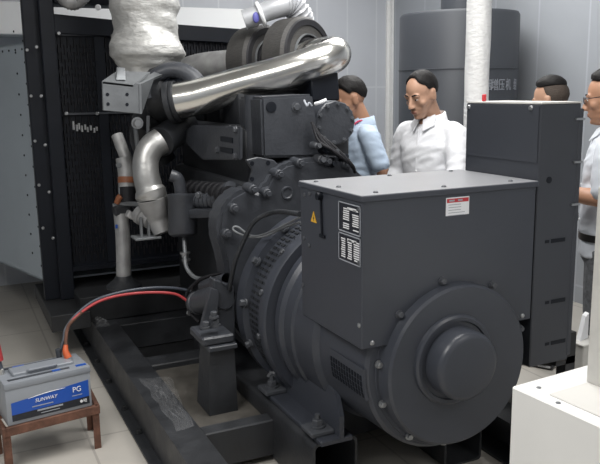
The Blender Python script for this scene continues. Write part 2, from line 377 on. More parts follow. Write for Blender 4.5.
# vent grille low on the stator
m = MB(); g = MB()
a0, a1 = 176, 196
def onst(a, y, r=.361): return Vector((AX + .012 + (r - .017) * math.cos(R(a)), y, AZ + (r - .017) * math.sin(R(a))))
vs = []; fs = []
for i in range(9):
    for y in (2.135, 2.385): vs.append(onst(a0 + (a1 - a0) * i / 8, y, .367))
for i in range(8): fs.append((2 * i, 2 * i + 1, 2 * i + 3, 2 * i + 2))
n = len(vs); vs += [onst(a0 + (a1 - a0) * i / 8, y, .355) for i in range(9) for y in (2.135, 2.385)]
for i in range(8): fs += [(n + 2 * i, n + 2 * i + 2, n + 2 * i + 3, n + 2 * i + 1), (2 * i, 2 * i + 2, n + 2 * i + 2, n + 2 * i), (2 * i + 1, n + 2 * i + 1, n + 2 * i + 3, 2 * i + 3)]
fs += [(0, n, n + 1, 1), (16, 17, n + 17, n + 16)]
gp = obj('grille_plate', m.add(vs, fs), 'paint', alternator)
for i in range(4):
    for k in range(12):
        aa = a0 + 6 + i * 3.6; p = onst(aa, 2.15 + k * .02, .368); g.box(p, (.003, .010, .017), rot=Matrix.Rotation(-R(aa), 3, 'Y'))
obj('grille_slots', g, 'black', gp)
# feet
for sx in (-1, 1):
    m = MB(); xo = AX + sx * .31
    for y in (2.42, 2.95):
        pass
    pl = [(xo, 2.36, .27), (xo, 2.36, .36), (xo - sx * .012, 2.42, .44), (xo - sx * .012, 2.52, .47), (xo, 3.0, .47), (xo, 3.0, .27)]
    m.prism(pl, (-sx * .02, 0, 0))
    m.span((xo - .08, 2.36, .25), (xo + .06, 2.98, .272), .004)
    ft = obj('alternator_foot', m, 'paint', alternator)
    for y in (2.45, 2.9):
        b = MB(); b.box((xo + sx * .03 - (0.05 if sx < 0 else -.05) * .4, y, .282), (.10, .10, .02), .004)
        b.hexbolt((xo + sx * .05, y, .29), (0, 0, 1), .022, .035); b.cyl((xo + sx * .05, y, .32), (xo + sx * .05, y, .345), .011, seg=12)
        obj('foot_bolt', b, 'dark_bolt', ft)

# terminal box on top
m = MB(); BX0, BX1, BY0, BY1, BZ0, BZ1 = 1.224, 1.972, 2.112, 2.585, .715, 1.25
m.span((BX0, BY0, BZ0), (BX1, BY1, BZ1 - .012), .004)
tb = obj('terminal_box', m, 'paint', G)
m = MB(); m.span((BX0 - .006, BY0 - .008, BZ1 - .022), (BX1 + .004, BY1 + .006, BZ1 - .002), .002)
obj('lid_rim', m, 'paint', tb)
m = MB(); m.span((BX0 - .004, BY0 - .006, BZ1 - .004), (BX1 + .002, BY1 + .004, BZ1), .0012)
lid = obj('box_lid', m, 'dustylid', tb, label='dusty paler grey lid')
for p in ((1.30, 2.15), (1.58, 2.15), (1.88, 2.15), (1.26, 2.52), (1.6, 2.54), (1.9, 2.54), (1.26, 2.34)):
    obj('lid_screw', MB().lathe((p[0], p[1], BZ1), (0, 0, 1), [(0.009, 0), (.009, .003), (.005, .006), (0, .006)], 12), 'dark_bolt', lid)
for (y, z, mt) in ((2.128, 1.20, 'dark_bolt'), (2.128, 1.02, 'dark_bolt'), (2.128, .80, 'steel'), (2.545, 1.20, 'dark_bolt'), (2.555, 1.03, 'dark_bolt'), (2.57, .84, 'dark_bolt'), (2.50, 1.21, 'dark_bolt'), (2.51, 1.01, 'dark_bolt')):
    obj('side_screw', MB().lathe((BX0, y, z), (-1, 0, 0), [(0.009, 0), (.009, .003), (.005, .006), (0, .006)], 12), mt, tb)
for (x, z) in ((1.265, .735), (1.93, .735)):
    obj('front_screw', MB().lathe((x, BY0, z), (0, -1, 0), [(0.009, 0), (.009, .003), (.005, .006), (0, .006)], 12), 'steel', tb)
# side slot cover with hook
qa, qb = at(321.5, 196, x=BX0), at(323, 236, x=BX0)
m = MB().tube([(BX0 - .004, qa.y, qa.z), (BX0 - .004, qb.y, qb.z)], .0045, 8); m.cyl((BX0, qa.y, qa.z), (BX0 - .02, qa.y, qa.z), .014, seg=14); m.span((BX0 - .006, qb.y - .02, qb.z - .006), (BX0, qb.y + .02, qb.z + .006))
obj('cover_pull_rod', m, 'black', tb)
# warning triangle
c = at(314, 217.5, x=BX0) - Vector((.001, 0, 0)); tri = [c + Vector((0, dy, dz)) for dy, dz in ((0, .024), (-.024, -.018), (.024, -.018))]
wt = obj('warning_sticker', MB().prism(tri, (-.0012, 0, 0)), 'yellow', tb)
c = c + Vector((-.0012, 0, -.002)); bolt = [(.002, .013), (-.005, -.003), (0, -.0015), (-.002, -.013), (.006, .0015), (.001, .001)]
obj('lightning_mark', MB().prism([c + Vector((0, y, z)) for y, z in bolt], (-.0006, 0, 0)), 'lblack', wt)
# two nameplates
def nameplate(y0, y1, z0, z1, cols, rows):
    pl = obj('nameplate', MB().span((BX0 - .002, y0, z0), (BX0, y1, z1)), 'lblack', tb)
    fr = MB(); t = .004; X0 = BX0 - .0028
    fr.span((X0, y0, z0), (BX0, y0 + t, z1)); fr.span((X0, y1 - t, z0), (BX0, y1, z1)); fr.span((X0, y0, z0), (BX0, y1, z0 + t)); fr.span((X0, y0, z1 - t), (BX0, y1, z1))
    obj('plate_border', fr, 'lgrey', pl)
    b = MB(); wz = (z1 - z0) * .72; wy = y1 - y0
    for ci, (f0, f1) in enumerate(cols):
        for r in range(rows):
            if random.random() < .06: continue
            zz = z0 + .012 + wz * (r + .5) / rows
            b.span((X0, y1 - wy * f1, zz - wz / rows * .28), (BX0, y1 - wy * (f0 + random.random() * .04), zz + wz / rows * .28))
    b.span((X0, y1 - wy * .82, z1 - .022), (BX0, y1 - wy * .42, z1 - .014))
    obj('plate_print', b, 'lwhite', pl)
ny0, ny1 = at(361, 220, x=BX0).y, at(339, 220, x=BX0).y
nz = [at(350, v, x=BX0).z for v in (203.5, 233.5, 235, 263)]
nameplate(ny0, ny1, nz[1], nz[0], ((.22, .50), (.64, .92)), 10)
nameplate(ny0, ny1, nz[3], nz[2], ((.12, .32), (.42, .62), (.70, .95)), 9)
# caution label on the end face
x0, x1, z0, z1 = at(446, 200, y=BY0).x, at(469, 200, y=BY0).x, at(457, 215, y=BY0).z, at(457, 197, y=BY0).z
cl = obj('caution_label', MB().span((x0, BY0 - .0015, z0), (x1, BY0, z1)), 'lwhite', tb)
obj('red_header', MB().span((x0 + .003, BY0 - .0022, z1 - .018), (x1 - .003, BY0, z1 - .004)), 'lred', cl)
b = MB()
for r in range(5):
    zz = z1 - .027 - r * .0095; b.span((x0 + .01, BY0 - .002, zz), (x1 - .01 - random.random() * .03, BY0, zz + .0022))
b.span((x0 + .012, BY0 - .0028, z1 - .014), (x0 + .035, BY0, z1 - .008)); b.span((x0 + .05, BY0 - .0028, z1 - .014), (x1 - .03, BY0, z1 - .008))
obj('small_print', b, 'lgrey', cl)

# flywheel housing
Y0 = 3.22
outl = [(225, 262), (217, 235), (220, 212), (231, 196), (246, 188), (258, 191), (266, 186), (273, 172), (287, 163), (304, 159), (330, 157), (346, 158), (352, 165), (362, 175)]
pts = [at(x, y, y=Y0) for x, y in outl]
cc = Vector((AX, Y0, .70))
pts = [(p.x, Y0, p.z) for p in pts] + [(2.05, Y0, 1.0), (2.05, Y0, .4), (1.8, Y0, .22), (1.36, Y0, .22), (1.16, Y0, .5)]
fh = obj('flywheel_housing', MB().prism(pts, (0, .16, 0), .02, 2), 'engine_paint', G)
for (px, py) in ((226, 233), (233, 208), (252, 189), (266, 193), (278, 174), (299, 163), (326, 161), (345, 164)):
    p = at(px, py, y=Y0 - .005)
    m = MB(); m.cyl((p.x, Y0 + .06, p.z), (p.x, Y0 - .03, p.z), .026, .022, seg=18, ch=.004); m.hexbolt((p.x, Y0 - .03, p.z), (0, -1, 0), .014, .018)
    obj('housing_boss', m, 'engine_paint', fh)
p = at(287, 193, y=Y0); obj('inspection_plug', MB().lathe((p.x, Y0, p.z), (0, -1, 0), [(0, .004), (.02, .004), (.024, .008), (.03, .008), (.033, 0)], 28), 'engine_paint', fh)
# looped sensor cable over the housing
pth = [at(300, 214, y=2.62), at(275, 212, y=2.95), at(255, 221, y=3.05), at(244, 240, y=3.1), at(235, 262, y=3.12), at(229, 290, y=3.16)]
obj('harness_tube', MB().tube(pth, .011, 10), 'engine_dark', fh)
pth = [at(300, 222, y=2.62), at(283, 228, y=2.9), at(266, 236, y=3.05), at(250, 237, y=3.1), at(236, 232, y=3.12), at(233, 228, y=3.13), at(238, 227, y=3.12), at(252, 236, y=3.08), at(270, 232, y=2.95), at(300, 217, y=2.62)]
obj('sensor_cable', MB().tube(pth, .005, 8), 'bracket', fh)

# engine
m = MB(); m.span((1.28, 3.36, .3), (1.98, 4.55, 1.15), .03, 2); m.span((1.32, 3.42, 1.1), (1.92, 4.5, 1.42), .04, 2)
eng = obj('engine_block', m, 'engine_dark', G)
m = MB().span((1.36, 3.42, .2), (1.86, 4.5, .32), .03, 2); obj('oil_sump', m, 'engine_dark', eng)
# cover plate with two slots on the engine flank
X = 1.2
hl = [at(x, y, x=X) for x, y in ((184, 142), (202, 160), (239, 160), (239, 127), (192, 125), (185, 130))]
m = MB().prism(hl, (.02, 0, 0), .006, 2); cp = obj('flank_cover_plate', m, 'engine_paint', eng)
for py in (138.5, 149):
    a = at(221, py, x=X); b = at(233, py, x=X); m = MB().span((X - .004, b.y, a.z - .012), (X + .002, a.y, a.z + .012)); obj('cover_slot', m, 'black', cp)
m = MB()
for x, y in ((218, 150), (236, 130), (236, 156)): obj('cover_bolt', MB().hexbolt(at(x, y, x=X), (-1, 0, 0), .014, .014), 'dark_bolt', cp)
# vertical pipe & bracket right of it
a = at(253, 95, y=3.45); b = at(253, 162, y=3.45); obj('breather_pipe', MB().tube([a, b], .045, 20), 'engine_paint', eng)
X = 3.27
hl = [at(x, y, y=X) for x, y in ((246, 160), (258, 157), (274, 160), (284, 170), (262, 196), (248, 192), (250, 180), (252, 170))]
tbp = obj('tab_bracket', MB().prism(hl, (0, .02, 0), .004), 'engine_paint', eng)
m = MB()
for x, y in ((252, 163.5), (268, 163), (252, 179)): q = at(x, y, y=X); m.cyl((q.x, X - .002, q.z), (q.x, X + .004, q.z), .011, seg=14)
obj('bracket_holes', m, 'black', tbp)
# big box-shaped rear cover
X = 3.28
hl = [at(x, y, y=X) for x, y in ((261, 97), (313, 94), (322, 157), (263, 158))]
rc = obj('aftercooler_housing', MB().prism(hl, (0, .3, 0), .012, 2), 'engine_paint', eng)
m = MB()
q = at(271, 107, y=X); obj('housing_plug', MB().lathe((q.x, X, q.z), (0, -1, 0), [(.026, 0), (.026, .005), (.018, .007), (0, .002)], 24), 'black', rc)
q = at(296, 107, y=X); obj('housing_bolt', MB().hexbolt((q.x, X, q.z), (0, -1, 0), .018, .016), 'dark_bolt', rc)
# round blanking cover
X = 3.36; q = at(334.5, 123, y=X); r = .113
m = MB(); m.lathe(q, (0, -1, 0), [(0, -.12), (r * .9, -.12), (r * .9, -.012), (r, -.012), (r, .008), (r - .006, .014), (0, .014)], 12)
bc = obj('round_cover', m, 'engine_paint', eng)
for k in range(10):
    a = 2 * PI * k / 10 + .2; obj('cover_screw', MB().hexbolt(q + Vector((math.cos(a) * r * .86, -.014, math.sin(a) * r * .86)), (0, -1, 0), .009, .01), 'dark_bolt', bc)
hl = [at(x, y, y=3.5) for x, y in ((311, 76), (338, 70), (340, 100), (312, 101))]
obj('air_intake_box', MB().prism(hl, (0, .22, 0), .006), 'black', eng)
# valve gear mass behind the big pipe
m = MB()
for k in range(3):
    y = 3.65 + k * .29; m.span((1.38, y, 1.4), (1.86, y + .25, 1.6), .03, 2)
obj('rocker_covers', m, 'engine_dark', eng)
# sensors and wiring by the round cover
for k, (x, y, rr) in enumerate(((318, 146, .02), (327, 150, .024), (336, 152, .022), (345, 157, .02), (322, 160, .024), (333, 164, .022), (347, 166, .018))):
    q = at(x, y, y=3.2); m = MB(); m.cyl(q + Vector((0, .06, 0)), q, rr, rr * .85, seg=14, ch=.004); m.cyl(q, q + Vector((0, -.02, .004)), rr * .6, seg=10)
    obj('sensor_plug', m, 'black' if k % 2 else 'dark_bolt', eng)
for k in range(4):
    a = at(312 + 2 * k, 122 + 4 * k, y=3.24); b = at(318 + 5 * k, 140 + 2 * k, y=3.2); c = at(330 + 7 * k, 149 + 5 * k, y=3.17); d = at(349 + 2 * k, 160 + 4 * k, y=3.2)
    obj('wiring_loom', MB().tube([a, b, c, d], .007 + .002 * (k % 2), 8), 'black_rub', eng)
obj('pale_tie', MB().tube([at(304, 100, y=3.24), at(307, 106, y=3.22), at(309, 103, y=3.22), at(312, 106, y=3.22)], .005, 8), 'lgrey', eng)
obj('pale_tie', MB().tube([at(315, 104, y=3.24), at(320, 102.5, y=3.22), at(326, 100, y=3.22)], .009, 8), 'lwhite', eng)
# ribbed manifold & hose
m = MB()
for k in range(7):
    q = at(192 + k * 5.5, 190 + k * .6, x=1.24); m.cyl(q + Vector((0, -.03, 0)), q + Vector((0, .03, 0)), .055, seg=20, ch=.008)
m.cyl(at(188, 190, x=1.24), at(230, 195, x=1.24), .045, seg=20)
obj('ribbed_coupling', m, 'black_rub', eng)
obj('coolant_hose', MB().tube([at(196, 201, y=3.75), at(208, 201, y=3.65), at(220, 198, y=3.55), at(232, 188, y=3.45)], .042, 16, ribs=.003), 'engine_paint', eng)
m = MB()
for (x, y) in ((224, 193), (221, 203), (228, 198), (199, 195)): q = at(x, y, y=3.5); obj('hose_clamp_bolt', MB().hexbolt(q, (-.6, -.8, 0), .014, .02), 'dark_bolt', eng)
# filter canister
q0 = at(183, 237, d=3.92); q1 = at(182, 194, d=3.92); L = (q1 - q0).length
m = MB(); m.lathe(q0, q1 - q0, [(0, 0), (.05, 0), (.072, .012), (.076, .02), (.076, L - .02), (.079, L - .015), (.079, L - .003), (.072, L), (0, L + .002)], 36)
fc = obj('filter_canister', m, 'engine_paint', eng)
tp = at(180, 194, d=3.92)
obj('canister_elbow', MB().tube([tp + Vector((.005, 0, -.01)), tp + Vector((0, 0, .05)), tp + Vector((-.012, .0, .085)), tp + Vector((-.045, .01, .10))], .032, 18), 'engine_paint', fc)
a = at(189, 214.5, d=3.85); b = at(219, 213, d=3.75)
dd = (b - a).normalized(); m = MB(); m.prism([a + Vector((0, 0, -.022)), a + Vector((0, 0, .022)), b + Vector((0, 0, .024)), b + Vector((0, 0, -.022))], (.03, .06, 0), .003)
obj('canister_bracket', m, 'engine_paint', fc)
obj('drain_hose', MB().tube([at(184, 238, d=3.92), at(185, 252, d=3.9), at(186, 266, d=3.88), at(193, 276, d=3.85), at(204, 279, d=3.8), at(222, 275, d=3.7)], .011, 10), 'bracket', fc)
obj('hose_fitting', MB().hexbolt(at(185, 252, d=3.9), (0, 0, -1), .02, .03).hexbolt(at(186, 259, d=3.9), (0, 0, -1), .017, .03), 'steel', fc)

# starter motor and engine mount bracket
sa = at(196, 303, d=3.7); sb = at(224, 296, d=3.45)
dr = (sb - sa).normalized(); m = MB(); L = (sb - sa).length
m.lathe(sa, dr, [(0, 0), (.05, 0), (.058, .01), (.058, .03), (.052, .035), (.052, .06), (.06, .07), (.06, L)], 30)
m.lathe(sa + Vector((.02, 0, .075)), dr, [(0, .05), (.03, .05), (.032, .06), (.032, L)], 20)
st = obj('starter_motor', m, 'engine_paint', G)
m = MB()
for dx in ((.0, .04), (-.03, -.045), (.035, .02)): obj('starter_terminal', MB().hexbolt(sa + Vector((dx[0], 0, dx[1])), -dr, .011, .03), 'steel', st)
obj('starter_wiring', MB().tube([at(213, 279, d=3.62), at(200, 281, d=3.66), at(190, 288, d=3.7), at(186, 298, d=3.72), at(190, 312, d=3.7), at(199, 322, d=3.66)], .008, 8).tube([at(222, 273, d=3.58), at(203, 278, d=3.62), at(193, 286, d=3.68), at(193, 297, d=3.7)], .008, 8), 'black_rub', st)
# mount bracket
Y = 3.16
def P3(px, py, y=Y): q = at(px, py, y=y); return (q.x, y, q.z)
m = MB()
m.prism([P3(214, 279), P3(234, 286), P3(236, 345), P3(211, 345)], (0, .07, 0), .006)
m.prism([P3(211, 288, 3.135), P3(219, 291, 3.135), P3(216, 338, 3.135), P3(200, 333, 3.135)], (0, .03, 0), .003)
a = Vector(P3(197, 329, 3.10)); b = Vector(P3(229, 336, 3.10))
m.span((a.x, 3.02, b.z - .005), (b.x, 3.22, b.z + .035), .008)
m.span((a.x + .02, 3.0, b.z - .028), (b.x + .005, 3.2, b.z - .005), .004)
eb = obj('engine_mount_bracket', m, 'engine_paint', G)
for x, y in ((206, 328), (216, 326), (214, 318)): obj('mount_bolt', MB().hexbolt(at(x, y, y=3.06), (0, 0, 1), .016, .03), 'dark_bolt', eb)
zt = b.z - .03; 
m = MB(); x0, x1 = a.x + .03, b.x - .005
vs = [(x0, 3.02, zt), (x1, 3.02, zt), (x1, 3.16, zt), (x0, 3.16, zt), (x0 - .02, 3.0, .166), (x1 + .0, 3.0, .166), (x1 + .0, 3.18, .166), (x0 - .02, 3.18, .166)]
m.add(vs, [(0, 1, 2, 3), (7, 6, 5, 4), (0, 4, 5, 1), (1, 5, 6, 2), (2, 6, 7, 3), (3, 7, 4, 0)])
obj('mount_pillar', m, 'skid', eb)

# turbocharger, bracket plate
tc = at(166, 94, d=4.12)
axd = (right * .93 + fwd * -.25 + Vector((0, 0, .12))).normalized()
m = MB()
m.lathe(tc - axd * .03, axd, [(0, -.06), (.07, -.06), (.125, -.05), (.15, -.02), (.155, .02), (.14, .06), (.10, .085), (.09, .09), (.09, .12), (.0, .12)], 40)
tu = obj('turbocharger', m, 'engine_dark', G)
m = MB(); m.lathe(tc + axd * .02, axd, [(.105, -.01), (.118, 0), (.118, .05), (.102, .06), (.102, .10), (.110, .105), (.110, .13), (.098, .132)], 40)
obj('inlet_flange', m, 'black', tu)
pth = []
e1 = right.copy(); e2 = -down
for k in range(12):
    a = R(20 + k * 15); pth.append(at(172, 97, d=4.0) + (e1 * math.cos(a) + e2 * math.sin(a)) * (.155 - .002 * k))
obj('turbo_scroll', MB().tube(pth, [.05 - .0015 * k for k in range(12)], 16), 'engine_paint', tu)
obj('turbine_outlet', MB().tube([at(150, 120, d=4.15), at(148, 140, d=4.25), at(160, 165, d=4.3)], .10, 20), 'engine_dark', tu)
Y = 3.78
hl = [P3(102, 81, Y), P3(133, 84.5, Y), P3(139, 84, Y), P3(139.5, 114, Y), P3(103, 110.5, Y)]
m = MB(); m.prism(hl, (0, .012, 0), .003)
tpv = [Vector(P3(102, 81, Y)), Vector(P3(133, 84.5, Y)), Vector(P3(150, 72, Y + .1)), Vector(P3(117, 71, Y + .1))]
m.prism(tpv, (0, 0, -.012)); m.prism([Vector(P3(134, 84.5, Y)), Vector(P3(139.5, 84, Y)), Vector(P3(172, 70, Y + .28)), Vector(P3(160, 68, Y + .28))], (0, .01, -.012))
m.prism([P3(139, 84, Y), P3(139.5, 114, Y), P3(141, 110, Y + .1), P3(152, 78, Y + .12)], (.012, 0, 0))
m.prism([P3(116, 80, Y + .01), P3(126, 80, Y + .01), P3(125, 68, Y + .05), P3(117, 67, Y + .05)], (0, .012, 0), .002)
bp = obj('heat_shield_bracket', m, 'bracket', tu, label='bare grey steel bracket plate')
for x, y in ((107.5, 94.5), (127, 94.5), (108, 104), (127, 104.5)):
    q = at(x, y, y=Y); obj('bolt_hole', MB().cyl((q.x, Y - .002, q.z), (q.x, Y + .004, q.z), .0085, seg=14), 'black', bp)
obj('oil_line', MB().tube([at(135, 122, d=4.05), at(136, 134, d=4.05), at(139, 160, d=4.1)], .012, 10).tube([at(148, 116, d=4.03), at(148, 134, d=4.03)], .010, 10), 'bracket', tu)
obj('oil_line_fitting', MB().hexbolt(at(137, 123, d=4.04), (0, -1, 0), .024, .03), 'steel', tu)

# polished charge pipe
path = [at(178, 101, d=3.97), at(200, 96.5, d=3.95), at(240, 85, d=3.91), at(280, 74, d=3.87), at(310, 64.5, d=3.85), at(328, 58, d=3.88), at(334.5, 54.5, d=3.95), at(330, 53, d=4.03), at(318, 54, d=4.07), at(306, 56, d=4.14), at(290, 59, d=4.24)]
rad = [.099, .096, .093, .091, .090, .090, .090, .088, .085, .083, .08]
pp = obj('charge_air_pipe', MB().tube(path, rad, 32, 8), 'chrome', G, angle=80, label='polished silver pipe bent back on itself')
a = path[0]; dd = (path[1] - path[0]).normalized()
obj('pipe_end_clamp', MB().lathe(a - dd * .02, dd, [(.085, -.03), (.112, -.03), (.112, -.005), (.102, 0), (.109, .004), (.109, .02), (.101, .024)], 40), 'engine_dark', pp)
# black rubber couplings behind it
ca = Vector((.40, -.90, .05)).normalized()
cb = at(309, 56.5, d=4.18)
for k, (off, r) in enumerate(((0, .222), (-.30, .21))):
    m = MB(); o = cb + ca * off
    m.lathe(o, ca, [(.10, -.17), (r - .02, -.17), (r, -.155), (r, -.02), (r - .015, 0), (.125, 0), (.12, -.01), (.10, -.01)], 56)
    rb = obj('rubber_coupling', m, 'ringside', pp, label='fat worn black rubber coupling')
    m = MB(); m.lathe(o, ca, [(r - .012, .001), (r - .02, .008), (r - .05, .008), (r - .055, -.004), (.105, -.004), (.10, .012), (.09, .012), (.088, -.01)], 56)
    obj('coupling_rim', m, 'black_rub', rb)
    m = MB(); m.lathe(o, ca, [(.118, .0), (.118, .01), (.124, .012), (.126, .0)], 48); obj('clamp_band', m, 'bracket', rb)
obj('link_pipe', MB().tube([cb + ca * .02, cb - ca * .5], .088, 28), 'chrome', pp)
obj('intake_pipe', MB().tube([cb - ca * .45, at(205, 67, d=4.62), at(178, 75, d=4.72)], .088, 28), 'dullsilver', pp)

# flexible breather hose above
fx = [at(250, 18, d=4.2), at(262, 13, d=4.2), at(276, 8, d=4.2), at(288, 4, d=4.22)]
fh2 = obj('breather_hose_joint', MB().tube(fx, [.050, .054, .058, .062], 24), 'hose_grey', G)
obj('hose_collar', MB().tube([at(244, 20, d=4.2), at(256, 16, d=4.2)], .055, 24), 'hose_grey', fh2)
q = at(261, 14.5, d=4.2); dq = (fx[1] - fx[0]).normalized()
obj('hose_clamp', MB().lathe(q, dq, [(.045, -.010), (.072, -.010), (.076, 0), (.072, .010), (.045, .010)], 20), 'lwhite', fh2)
obj('violet_mark', MB().ell(at(256, 17.5, d=4.15), (.02, .012, .03)), 'violet', fh2)
obj('corrugated_hose', MB().tube([at(284, 4, d=4.22), at(293, 6, d=4.24), at(299, 13, d=4.26), at(302, 22, d=4.3), at(302, 34, d=4.36)], .066, 24, 6, ribs=.006), 'hose_grey', fh2, angle=80)

# silver coolant elbow and lower pipe
path = [at(161, 141, d=4.0), at(152, 147, d=3.98), at(146, 159, d=3.97), at(146, 174, d=3.97), at(149, 187, d=3.98), at(151, 197, d=3.98)]
se = obj('coolant_elbow', MB().tube(path, [.072, .070, .069, .070, .072, .075], 26, 8), 'silver', G, angle=80, label='silver coolant elbow')
obj('elbow_bead', MB().tube([at(149, 189, d=3.98), at(150.5, 193, d=3.98), at(152, 197, d=3.98), at(152.5, 201, d=3.98)], [.076, .086, .080, .074], 26), 'silver', se)
obj('elbow_lower_hose', MB().tube([at(152, 198, d=3.98), at(155, 209, d=4.0), at(158, 220, d=4.02), at(163, 233, d=4.02)], [.082, .07, .058, .05], 24), 'dullsilver', se)
obj('elbow_upper_hose', MB().tube([at(160, 142, d=4.0), at(172, 134, d=4.1), at(186, 122, d=4.2)], .082, 24), 'engine_dark', se)
# pump body and stand below the elbow
m = MB(); m.lathe(at(139, 213, d=4.05), at(152, 222, d=4.0) - at(139, 213, d=4.05), [(0, 0), (.05, 0), (.055, .01), (.055, .04), (.045, .045), (.045, .1), (0, .1)], 24)
m.box(at(131, 215, d=4.05), (.05, .06, .04), .006, Matrix.Rotation(.5, 3, 'Y'))
pb = obj('water_pump', m, 'dullsilver', G)
m = MB(); c = at(146, 237, d=4.0); m.box(c, (.14, .12, .012), .002); m.span((c.x - .03, c.y - .01, c.z), (c.x - .018, c.y + .01, c.z + .11)); m.span((c.x + .01, c.y - .01, c.z), (c.x + .022, c.y + .01, c.z + .11))
obj('pump_stand', m, 'bracket', pb)
# thin vertical pipe on the left with orange clamp
cp_ = obj('coolant_riser', MB().tube([at(124, 158, d=4.3), at(126, 170, d=4.3), at(127, 187, d=4.3)], .048, 20), 'dullsilver', G, label='dull silver riser with an orange clamp')
obj('riser_branch', MB().tube([at(117, 135, d=4.32), at(122, 148, d=4.31), at(127, 160, d=4.3)], .034, 18), 'dullsilver', cp_)
obj('orange_clamp', MB().cyl(at(127, 183, d=4.3), at(127, 177, d=4.3), .052, seg=24), 'orange', cp_)
obj('rubber_sleeve', MB().tube([at(127, 186, d=4.3), at(128, 205, d=4.3)], .046, 20), 'black_rub', cp_)
obj('lower_riser', MB().tube([at(121, 214, d=4.3), at(123, 240, d=4.3), at(124, 286, d=4.3)], .042, 20), 'dullsilver', cp_)
obj('riser_flange', MB().lathe(at(124, 287, d=4.3), (0, 0, 1), [(0, 0), (.10, 0), (.10, .012), (.055, .05), (.044, .07)], 24), 'engine_dark', cp_)
m = MB().tube([at(119, 164, d=4.28), at(120, 200, d=4.28)], .008, 8); m.hexbolt(at(120, 165, d=4.28), (-.4, -.9, 0), .016, .03); m.tube([at(113, 206, d=4.28), at(121, 204, d=4.28), at(140, 204, d=4.2)], .014, 10)
obj('stay_rod', m, 'bracket', cp_)
obj('valve_knob', MB().tube([at(117, 203, d=4.27), at(119, 198, d=4.26), at(121, 196, d=4.26)], .018, 10), 'orange', cp_)
m = MB(); m.box(at(122, 210, d=4.3), (.1, .08, .06), .01); obj('valve_body', m, 'engine_dark', cp_)
obj('blue_tag', MB().box(at(116.5, 226.5, d=4.24), (.012, .008, .022), .001), 'lblue', cp_)

# radiator
RY = 4.80
m = MB()
m.span((.486, RY + .03, .30), (.58, RY + .10, 2.45), .004)            # outer flange
m.span((.575, RY - .02, .30), (.662, RY + .12, 2.45), .006)
m.span((2.18, RY - .02, .30), (2.34, RY + .12, 1.93), .006)
tilt = [(.655, RY - .01, 1.945), (2.3, RY - .01, 1.88), (2.3, RY - .01, 1.945), (1.86, RY - .01, 1.992), (1.0, RY - .01, 2.032), (.655, RY - .01, 2.058)]
m.prism(tilt, (0, .1, 0), .004)
m.span((.655, RY - .01, .475), (2.3, RY + .1, .505))
rd = obj('radiator_frame', m, 'black', G)
m = MB(); m.span((.655, RY + .03, .50), (2.3, RY + .12, 1.94))
core = obj('radiator_core', m, 'black', rd)
fn = MB()
for k in range(60):
    x = .675 + k * .019
    if .885 < x < .955: continue
    for r in range(16):
        z = .56 + r * .086 + (.043 if k % 2 else 0)
        if 1.44 < z < 1.50: continue
        fn.box((x, RY + .024, z), (.005, .014, .06), rot=Matrix.Rotation(.35, 3, 'Z'))
obj('core_fins', fn, 'black_rub', core)
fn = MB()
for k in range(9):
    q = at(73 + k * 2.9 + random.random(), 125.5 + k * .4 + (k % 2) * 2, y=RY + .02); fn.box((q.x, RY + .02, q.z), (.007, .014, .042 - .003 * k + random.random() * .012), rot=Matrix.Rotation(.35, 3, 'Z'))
obj('bright_fins', fn, 'alufin', core, label='patch of bright bent fins')  # pale slivers stand in for light showing through the core
for z, mt in ((1.94, 'bracket'), (1.465, 'bracket')):
    obj('core_strip', MB().span((.68, RY + .005, z - .006), (1.7, RY + .03, z + .006)), 'silencer', core)
obj('core_post', MB().span((.89, RY + .01, .51), (.95, RY + .03, 1.93)), 'black', core)
m = MB()
for x, y in ((27, 50), (31, 96), (35, 141), (39, 185), (43, 228)): q = at(x, y, y=RY + .03); obj('frame_screw', MB().cyl((q.x, RY + .03, q.z), (q.x, RY + .02, q.z), .010, seg=12, ch=.003), 'steel', rd)
for x, y in ((36.5, 47), (41, 96), (45, 145), (49, 192), (53, 238)): q = at(x, y, y=RY - .02); obj('frame_screw', MB().cyl((q.x, RY - .02, q.z), (q.x, RY - .03, q.z), .010, seg=12, ch=.003), 'steel', rd)
for x, y in ((58.5, 33.5), (112, 36), (66, 113.5), (97, 113.5)): q = at(x, y, y=RY); obj('frame_screw', MB().cyl((q.x, RY + .01, q.z), (q.x, RY - .02, q.z), .011, seg=12, ch=.003), 'steel', rd)
m = MB(); m.span((.47, 4.45, .20), (.70, 5.3, .30), .004); m.span((.655, RY - .25, .20), (2.34, RY + .3, .36), .004); m.prism([(.56, RY - .02, .30), (.56, RY - .33, .2), (.56, RY - .02, .2)], (.02, 0, 0))
obj('radiator_base', m, 'skid_dark', rd)
m = MB(); m.span((.66, RY - .03, 2.115), (1.33, RY + .2, 2.45), .02, 2)
ht = obj('header_tank', m, 'black', rd)
q = at(98, 7.5, y=RY - .03); obj('tank_bolt', MB().lathe(q, (0, -1, 0), [(.018, 0), (.018, .008), (.01, .014), (0, .014)], 16), 'lwhite', ht)
obj('tank_hose', MB().tube([at(56, -14, d=4.45), at(62, -5, d=4.42), at(69, 2, d=4.4), at(76, 2, d=4.42), at(84, -5, d=4.45), at(90, -14, d=4.5)], .042, 18, 8, ribs=.003), 'dullsilver', ht, angle=80)

